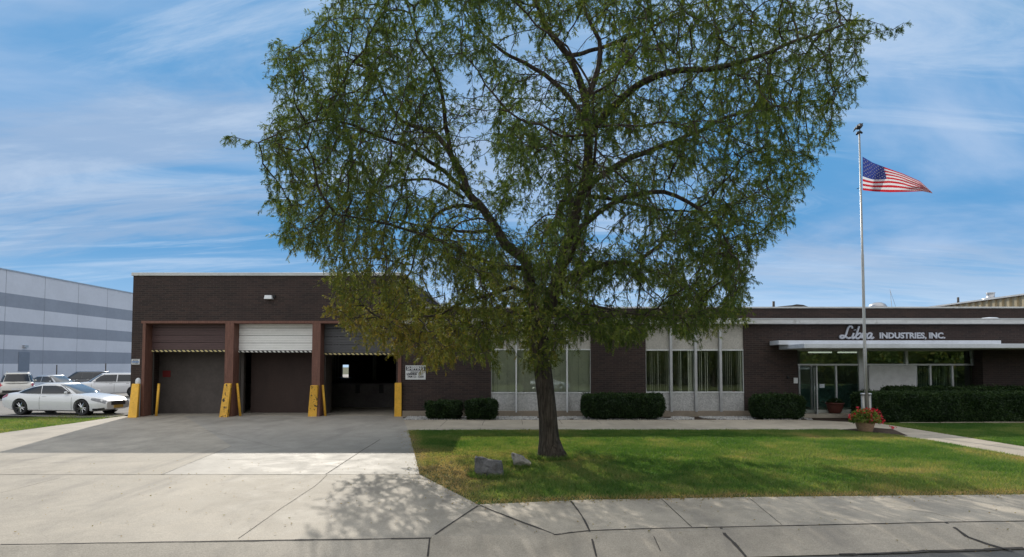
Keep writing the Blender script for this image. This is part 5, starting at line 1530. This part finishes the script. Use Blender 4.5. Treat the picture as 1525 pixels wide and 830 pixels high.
SHAPES = {
    'coupe': dict(L=5.05, W=1.86, wb=3.02, R=.345, top=[(-.5, .80), (-.485, .93), (-.40, 1.00), (-.2, .98), (.1, .95), (.22, .95), (.36, .86), (.45, .76), (.49, .66), (.5, .56)],
                  bot=[(-.5, .40), (-.46, .28), (-.38, .19), (.40, .17), (.47, .20), (.5, .30)], xf=(.245, .035), xr=(-.43, -.16), H=1.42, hw=(.83, .60), curve=1.6,
                  side=[[(-.345, .05), (-.30, .36), (-.22, .66), (-.13, .81), (-.105, .05)], [(-.098, .05), (-.122, .82), (.0, .83), (.055, .76), (.175, .07)]]),
    'sedan': dict(L=4.75, W=1.82, wb=2.75, R=.33, top=[(-.5, .78), (-.485, .96), (-.38, 1.01), (-.2, .96), (.1, .93), (.22, .94), (.36, .85), (.45, .75), (.49, .66), (.5, .56)],
                  bot=[(-.5, .40), (-.46, .28), (-.38, .2), (.40, .18), (.47, .21), (.5, .30)], xf=(.25, .06), xr=(-.38, -.18), H=1.46, hw=(.82, .60), curve=1.5,
                  side=[[(-.33, .06), (-.24, .62), (-.19, .80), (-.07, .84), (-.055, .06)], [(-.045, .06), (-.06, .84), (.04, .84), (.09, .74), (.19, .07)]]),
    'suv': dict(L=4.7, W=1.88, wb=2.8, R=.36, top=[(-.5, .70), (-.49, 1.06), (-.4, 1.08), (-.2, 1.07), (.1, 1.05), (.24, 1.06), (.40, .98), (.46, .90), (.495, .75), (.5, .6)],
                bot=[(-.5, .45), (-.46, .32), (-.38, .26), (.40, .24), (.47, .28), (.5, .36)], xf=(.27, .10), xr=(-.485, -.43), H=1.70, hw=(.86, .66), curve=1.25,
                side=[[(-.44, .10), (-.42, .70), (-.40, .78), (-.30, .84), (-.29, .08)], [(-.28, .08), (-.29, .84), (-.10, .86), (-.09, .08)], [(-.078, .08), (-.088, .86), (.06, .85), (.11, .74), (.205, .08)]]),
}
PLAN = [(-.5, .80), (-.49, .88), (-.46, .95), (-.40, .99), (-.3, 1), (.3, 1), (.39, .985), (.44, .94), (.475, .84), (.495, .70), (.5, .62)]
def make_car(name, label, shape, paint, loc, heading, group, H=None, detail=True):
    s = dict(SHAPES[shape]); L, W, wb, Rw = s['L'], s['W'], s['wb'], s['R']
    if H: s['H'] = H
    root = thing(name, label, 'car', loc, heading, group)
    def section(x):
        f = max(-.5, min(.5, x / L)); w = W / 2 * smooth_interp(PLAN, f); zb, zt = smooth_interp(s['bot'], f), smooth_interp(s['top'], f)
        h = zt - zb
        return [(0, zb), (w * .86, zb), (w * .955, zb + .07 * h), (w * .985, zb + .22 * h), (w * 1.0, zb + .50 * h), (w * .995, zb + .68 * h), (w * .965, zb + .84 * h), (w * .90, zb + .945 * h), (w * .78, zb + .985 * h), (w * .4, zt + .018), (0, zt + .024)]
    def S(x, t):
        c = section(x); t = max(0, min(len(c) - 1, t)); i = min(int(t), len(c) - 2); f = t - i
        return Vector((x, c[i][0] + (c[i + 1][0] - c[i][0]) * f, c[i][1] + (c[i + 1][1] - c[i][1]) * f))
    xs = [-.5, -.495, -.485, -.47, -.45, -.42] + [-.39 + i * .78 / 30 for i in range(31)] + [.42, .44, .455, .47, .485, .495, .5]
    mb = MB(); rows = []
    for f in xs:
        c = section(f * L); row = [(f * L, y, z) for y, z in c] + [(f * L, -y, z) for y, z in c[-2:0:-1]]
        rows.append(row)
    n = len(rows[0])
    for r_ in rows: mb.v += r_
    for i in range(len(rows) - 1):
        for j in range(n):
            mb.f.append((i * n + j, (i + 1) * n + j, (i + 1) * n + (j + 1) % n, i * n + (j + 1) % n)); mb.m.append(0)
    mb.f.append(tuple(range(n))); mb.m.append(0); mb.f.append(tuple((len(rows) - 1) * n + j for j in reversed(range(n)))); mb.m.append(0)
    body = mb.build('body', paint, root, (0, 0, 0), smooth=True)
    # wheel arches cut out of the body
    cut = MB()
    for sx in (-1, 1):
        for sy in (-1, 1):
            y0, y1 = sorted((sy * (W / 2 - .34), sy * (W / 2 + .2)))
            cut.tube([(sx * wb / 2, y0, Rw), (sx * wb / 2, y1, Rw)], Rw + .055, 40)
    co = cut.build('cutter', paint, root, (0, 0, 0))
    bmx = bmesh.new(); bmx.from_mesh(co.data); bmesh.ops.recalc_face_normals(bmx, faces=bmx.faces); bmx.to_mesh(co.data); bmx.free()
    bmx = bmesh.new(); bmx.from_mesh(body.data); bmesh.ops.recalc_face_normals(bmx, faces=bmx.faces); bmx.to_mesh(body.data); bmx.free()
    bo = body.modifiers.new('arch', 'BOOLEAN'); bo.operation = 'DIFFERENCE'; bo.object = co; bo.solver = 'EXACT'
    bpy.context.view_layer.update()
    dg = bpy.context.evaluated_depsgraph_get(); nm = bpy.data.meshes.new_from_object(body.evaluated_get(dg))
    body.modifiers.clear()
    if len(nm.polygons) > 100: body.data = nm
    bpy.data.objects.remove(co)
    es = body.modifiers.new('edge', 'EDGE_SPLIT'); es.split_angle = R(40)
    # cabin
    zb = interp(s['top'], 0) - .04; H_ = s['H']; P_ = 6.0; ex = s['curve']
    def cab(t):
        e = 1 - (1 - t) ** ex
        xf = (s['xf'][0] + (s['xf'][1] - s['xf'][0]) * (t ** ex * .6 + t * .4)) * L; xr = (s['xr'][0] + (s['xr'][1] - s['xr'][0]) * (t ** ex * .75 + t * .25)) * L
        hw = W / 2 * (s['hw'][0] * 1.10 + (s['hw'][1] * 1.10 - s['hw'][0] * 1.10) * (t ** 1.25))
        return xf, xr, hw, zb + (H_ - .045 - zb) * t
    def cyside(x, t):
        xf, xr, hw, z = cab(t); a, c = (xf - xr) / 2, (xf + xr) / 2; q = min(1, abs((x - c) / a))
        return hw * max(0, 1 - q ** P_) ** (1 / P_), z
    def cfront(y, t, sgn):
        xf, xr, hw, z = cab(t); a, c = (xf - xr) / 2, (xf + xr) / 2; q = min(1, abs(y / hw))
        return c + sgn * a * max(0, 1 - q ** 3.2) ** (1 / 3.2), z
    NR = 72; mb = MB()
    def ring(t, sc=1.0, dz=0.0):
        xf, xr, hw, z = cab(t); a, c = (xf - xr) / 2 * sc, (xf + xr) / 2
        out = []
        for k in range(NR):
            an = 2 * math.pi * k / NR; cx, sy = math.cos(an), math.sin(an)
            pw = 2 / 4.2
            out.append((c + a * math.copysign(abs(cx) ** pw, cx), hw * sc * math.copysign(abs(sy) ** pw, sy), z + dz))
        return out
    rings = [ring(k / 12) for k in range(13)] + [ring(1, .965, .018), ring(1, .86, .032), ring(1, .6, .043), ring(1, .3, .046)]
    for r_ in rings: mb.v += r_
    for i in range(len(rings) - 1):
        for j in range(NR): mb.f.append((i * NR + j, i * NR + (j + 1) % NR, (i + 1) * NR + (j + 1) % NR, (i + 1) * NR + j)); mb.m.append(0)
    mb.f.append(tuple((len(rings) - 1) * NR + j for j in range(NR))); mb.m.append(0)
    roof_ = mb.build('roof', paint, root, (0, 0, 0), smooth=True)
    def side_at(x, t):
        """outside of the cabin ring at (x, height)"""
        xf, xr, hw, z = cab(t); a, c = (xf - xr) / 2, (xf + xr) / 2; q = min(.999, abs((x - c) / a))
        return hw * (1 - q ** 4.2) ** (1 / 4.2), z
    for poly in s['side']:
        for sy in (-1, 1):
            pts = []
            m = len(poly)
            for i in range(m):
                (x0, t0), (x1, t1) = poly[i], poly[(i + 1) % m]
                for k in range(6):
                    f = k / 6; x, t = (x0 + (x1 - x0) * f) * L, t0 + (t1 - t0) * f
                    y, z = side_at(x, t); pts.append((x, sy * (y + .006), z))
            c = Vector((0, 0, 0))
            for p in pts: c += Vector(p)
            c /= len(pts); yy, _ = side_at(c.x, (c.z - zb) / (H_ - .045 - zb)); c.y = sy * (yy + .008)
            w_ = MB(); k = len(pts); V_ = list(pts); NRG = 5
            cx_, cz_ = sum(p[0] for p in pts) / k, sum(p[2] for p in pts) / k
            for q_ in range(1, NRG + 1):
                f = q_ / (NRG + .02)
                for p in pts:
                    x, z = p[0] + (cx_ - p[0]) * f, p[2] + (cz_ - p[2]) * f
                    y, _z = side_at(x, (z - zb) / (H_ - .045 - zb)); V_.append((x, sy * (y + .009), z))
            F_ = [(q_ * k + i, q_ * k + (i + 1) % k, (q_ + 1) * k + (i + 1) % k, (q_ + 1) * k + i) for q_ in range(NRG) for i in range(k)]
            w_.add(V_, F_ if sy > 0 else [f_[::-1] for f_ in F_])
            w_.build('side_window', 'car_glass', root, (0, 0, 0), smooth=True)
    def screen(sgn, nm, t0, t1, span):
        w_ = MB(); NY, NT = 14, 8; V_ = []
        for i in range(NT + 1):
            t = t0 + (t1 - t0) * i / NT
            for j in range(NY + 1):
                f = (j / NY * 2 - 1) * span; xf, xr, hw, z = cab(t); a, c = (xf - xr) / 2, (xf + xr) / 2
                y = f * hw; x = c + sgn * (a * (1 - abs(f) ** 4.2) ** (1 / 4.2) + .007); V_.append((x, y, z + .003))
        F_ = [(i * (NY + 1) + j, i * (NY + 1) + j + 1, (i + 1) * (NY + 1) + j + 1, (i + 1) * (NY + 1) + j) for i in range(NT) for j in range(NY)]
        if sgn < 0: F_ = [q[::-1] for q in F_]
        w_.add(V_, F_); w_.build(nm, 'windscreen' if sgn > 0 else 'car_glass', root, (0, 0, 0), smooth=True)
    screen(1, 'windscreen', .06, .93, .90); screen(-1, 'rear_window', .15, .90, .86)
    # wheels
    for sx in (-1, 1):
        for sy in (-1, 1):
            yo = sy * (W / 2 - .025); c = (sx * wb / 2, 0, Rw)
            t = MB(); k = sy
            t.lathe([(Rw * .60, yo - k * .21), (Rw * .97, yo - k * .21), (Rw, yo - k * .18), (Rw, yo - k * .03), (Rw * .96, yo), (Rw * .74, yo + k * .004), (Rw * .71, yo - k * .015)], c, 32, axis='y')
            w_ = t.build('wheel', 'black', root, (0, 0, 0), smooth=True)
            r_ = MB(); r_.lathe([(Rw * .73, yo - k * .010), (Rw * .69, yo + k * .001), (Rw * .66, yo - k * .02), (Rw * .64, yo - k * .10), (.001, yo - k * .11)], c, 32, axis='y', mi=1)
            for m_ in range(10):
                an = m_ * math.pi / 5; an2 = an + (.10 if m_ % 2 else -.10)
                d1 = Vector((math.cos(an), 0, math.sin(an))); d2 = Vector((math.cos(an2), 0, math.sin(an2))); C_ = Vector((c[0], yo - k * .03, c[2]))
                r_.tube([C_ + d1 * .05, C_ + d2 * Rw * .67], [.024, .017], 6)
            r_.lathe([(.07, yo - k * .06), (.07, yo - k * .02), (.05, yo - k * .008), (.001, yo - k * .006)], c, 16, axis='y')
            r_.build('rim', ['chrome', 'black'], w_, (0, 0, 0), smooth=False)
            p_ = MB(); y0, y1 = sorted((sy * (W / 2 - .33), sy * (W / 2 - .20)))
            p_.lathe([(Rw + .05, y0), (Rw + .05, y1), (.001, y1)], c, 28, axis='y'); p_.build('wheel_well', 'black', root, (0, 0, 0))
    def patch(x0, x1, t0a, t0b, t1a, t1b, nm, mat, off=.006, both=True, n=8, m=5):
        """region of the body surface: x from x0 to x1 (fractions), section parameter bounds changing from a to b"""
        for sy in ((1, -1) if both else (1,)):
            w_ = MB(); V_ = []
            for i in range(n + 1):
                f = i / n; x = (x0 + (x1 - x0) * f) * L; ta = t0a + (t1a - t0a) * f; tb = t0b + (t1b - t0b) * f
                for j in range(m + 1):
                    p = S(x, ta + (tb - ta) * j / m); q = S(x - .03, ta + (tb - ta) * j / m)
                    nx = max(0, (q.y - p.y)) * 6
                    v = Vector((nx, 1, .15)).normalized() * off
                    V_.append((p.x + v.x, sy * (p.y + v.y), p.z + v.z))
            F_ = [(i * (m + 1) + j, i * (m + 1) + j + 1, (i + 1) * (m + 1) + j + 1, (i + 1) * (m + 1) + j) for i in range(n) for j in range(m)]
            if sy > 0: F_ = [q[::-1] for q in F_]
            w_.add(V_, F_); w_.build(nm, mat, root, (0, 0, 0), smooth=True)
    patch(.385, .492, 5.6, 6.6, 4.9, 7.4, 'headlight', 'lamp')
    patch(-.493, -.43, 5.2, 7.4, 5.6, 6.8, 'tail_light', 'tail')
    zf = lambda f: interp(s['bot'], .5) + (interp(s['top'], .5) - interp(s['bot'], .5)) * f
    xe = L / 2
    g_ = MB(); hw = W * .22
    g_.box(xe - .05, xe + .012, -hw, hw, zf(.30) + .06, zf(1.0) + .04); gr = g_.build('grille', 'car_trim', root, (0, 0, 0), bevel=.012)
    sl = MB()
    for k in range(3):
        z = zf(.30) + .10 + k * (zf(1.0) - zf(.30)) / 3.4; sl.box(xe + .012, xe + .024, -hw + .01, hw - .01, z, z + .016)
    sl.build('grille_bar', 'chrome', gr, (0, 0, 0))
    patch(.40, .485, 1.9, 2.9, 1.6, 3.0, 'bumper_intake', 'car_trim', .008)
    MB().box(xe - .01, xe + .03, -.26, .26, zf(.02), zf(.02) + .13).build('number_plate', 'plate', root, (0, 0, 0))
    MB().box(-xe - .012, -xe + .02, -.26, .26, zf(.5) + .08, zf(.5) + .21).build('number_plate', 'sign_white', root, (0, 0, 0))
    MB().box(-xe - .02, -xe + .06, -W * .38, W * .38, interp(s['bot'], -.5) - .05, interp(s['bot'], -.5) + .1).build('rear_bumper', 'car_trim' if shape == 'suv' else paint, root, (0, 0, 0), bevel=.02)
    for sy in (-1, 1):
        xm = (s['side'][-1][-1][0] - .02) * L; y, z = side_at(xm, .14)
        m_ = MB(); m_.tube([(xm - .02, sy * (y + .0), z), (xm - .02, sy * (y + .13), z + .02)], .03, 8)
        mr = m_.build('mirror', 'car_trim', root, (0, 0, 0))
        MB().lathe([(.001, -.075), (.055, -.065), (.065, 0), (.055, .045), (.001, .055)], (xm - .03, sy * (y + .17), z + .02), 12).build('mirror_cap', paint, mr, (0, 0, 0), smooth=True)
        # door seams and handles
        for fx_ in ([-.105, .205] if shape == 'coupe' else [-.28, -.055, .215]):
            V_ = []; sm = MB()
            for k in range(9):
                p = S(fx_ * L, 1.6 + k * 5.6 / 8); V_ += [(p.x - .006, sy * (p.y + .003), p.z), (p.x + .006, sy * (p.y + .003), p.z)]
            sm.add(V_, [(2 * k, 2 * k + 1, 2 * k + 3, 2 * k + 2) for k in range(8)]); sm.build('door_seam', 'car_trim', root, (0, 0, 0))
        for fx_ in ([-.065] if shape == 'coupe' else [-.22, -.015]):
            p = S(fx_ * L, 6.0); MB().box(p.x - .09, p.x + .09, sy * (p.y + .004) - .012, sy * (p.y + .004) + .012, p.z - .012, p.z + .014).build('door_handle', 'chrome' if shape != 'coupe' else paint, root, (0, 0, 0), bevel=.004)
    if shape == 'suv' and not H:
        for sy in (-1, 1):
            P = []
            for k in range(9):
                x = (-.34 + .38 * k / 8) * L; P.append((x, sy * W * .30, H_ + (.035 if 0 < k < 8 else -.01)))
            MB().tube(P, .016, 6).build('roof_rail', 'car_trim', root, (0, 0, 0))
        wv = MB().tube([(-.497 * L, -.0, zb + .1), (-.49 * L, .3, zb + .14)], .008, 5); wv.build('rear_wiper', 'car_trim', root, (0, 0, 0))
    return root
LZ = .03                                       # the car park lies a little above the drive
CG = 'cars in the car park left of the building'
make_car('parked_car', 'white coupe parked side-on at the grass edge, nose behind the yellow guard', 'coupe', 'car_white', (-20.25, 27.65, LZ), R(-7), CG)
hd = math.atan2(.79, -.61)
make_car('parked_car', 'cream estate car seen from behind, cut off by the photo\'s left edge', 'suv', 'car_cream', (-33.6, 41.2, LZ), hd, CG)
make_car('parked_car', 'silver sedan showing its roof and windscreen right behind the white coupe', 'sedan', 'car_silver', (-34.0, 45.0, LZ), R(-16), CG)
make_car('parked_car', 'dark blue crossover parked behind the silver sedan, roof only', 'suv', 'car_dark', (-38.3, 54.2, LZ - .05), R(178), CG, H=1.66)
make_car('parked_car', 'white crossover with dark side windows partly hidden by the loading building corner', 'suv', 'car_white', (-27.6, 41.6, LZ), R(212), CG, H=1.66)
make_car('parked_car', 'white car farthest back, only its roof showing above the white crossover', 'sedan', 'car_white', (-41.2, 60.2, LZ), R(0), CG, H=1.52)
make_car('parked_car', 'dark car whose roof shows beside the loading building corner', 'sedan', 'car_dark', (-35.4, 58.6, LZ), R(180), CG, H=1.55)

# ------------------------------------------------------------------ across the street: seen only as reflections in the office glass
def far_tree(name, label, x, y, h, w, seed):
    r = np.random.default_rng(seed); base = Vector((x, y, g(x, y)))
    root = thing(name, label, 'tree', base, 0, 'trees across the street, seen reflected in the office windows')
    tr = MB().tube([base - Vector((0, 0, .1)), base + Vector((.1, 0, h * .3)), base + Vector((0, .15, h * .8))], [.28, .2, .05], 8)
    for k in range(7):
        a = k * .9; q = base + Vector((0, 0, h * (.22 + .06 * k))); tr.tube([q, q + Vector((math.cos(a) * w * .25, math.sin(a) * w * .25, h * .1)), q + Vector((math.cos(a) * w * .45, math.sin(a) * w * .45, h * .16))], [.09, .06, .02], 6)
    tr.build('trunk', 'bark', root, base, smooth=True)
    n = 7000; c = r.normal(0, 1, (46, 3)); c /= np.linalg.norm(c, axis=1, keepdims=True); c *= r.uniform(.35, .95, (46, 1))
    k = r.integers(0, 46, n); u = c[k] + r.normal(0, .16, (n, 3))
    pts = np.array(base) + np.array((0, 0, h * .52)) + u * np.array((w / 2, w / 2, h * .46))
    scatter_leaves('crown', root, base, pts, .34, 'leaf', r.normal(.3, .2, n))
for i, (x, y, h, w) in enumerate(((-14, -19, 9, 12), (-4, -22, 10, 13), (6, -19, 9, 12), (15, -23, 10, 13), (24, -19, 9, 12), (34, -22, 10, 13), (45, -20, 9, 12), (55, -22, 10, 13), (64, -19, 9, 12))):
    far_tree('street_tree', 'leafy tree across the street, %s from the left, mirrored in the office glass' % ('first', 'second', 'third', 'fourth', 'fifth', 'sixth', 'seventh', 'eighth', 'ninth')[i], x, y, h, w, 40 + i)
leafy('hedge', 'tall dense hedge added across the street behind the trees to block mirrored sky', 'hedge', -30, 80, -30, -27, -.5, 4.3, 24000, leaf=.42, power=8, amp=.6, mat='leaf', tint0=.3)  # added out of view to keep open sky out of the window reflections
KG = 'cars parked across the street, seen reflected in the office windows'
make_car('parked_car', 'dark car across the street mirrored in the right window bay', 'sedan', 'car_dark', (26.0, -8.4, -.40), R(180), KG)
make_car('parked_car', 'silver car across the street mirrored in the left window bay', 'sedan', 'car_silver', (3.5, -8.4, -.40), R(0), KG)
mb = MB(); ground_faces(mb, [(-60, -60), (80, -60), (80, -9.5), (-60, -9.5)], .02); struct(mb.build('far_lawn', 'far_grass'), 'lawn on the opposite side of the street')
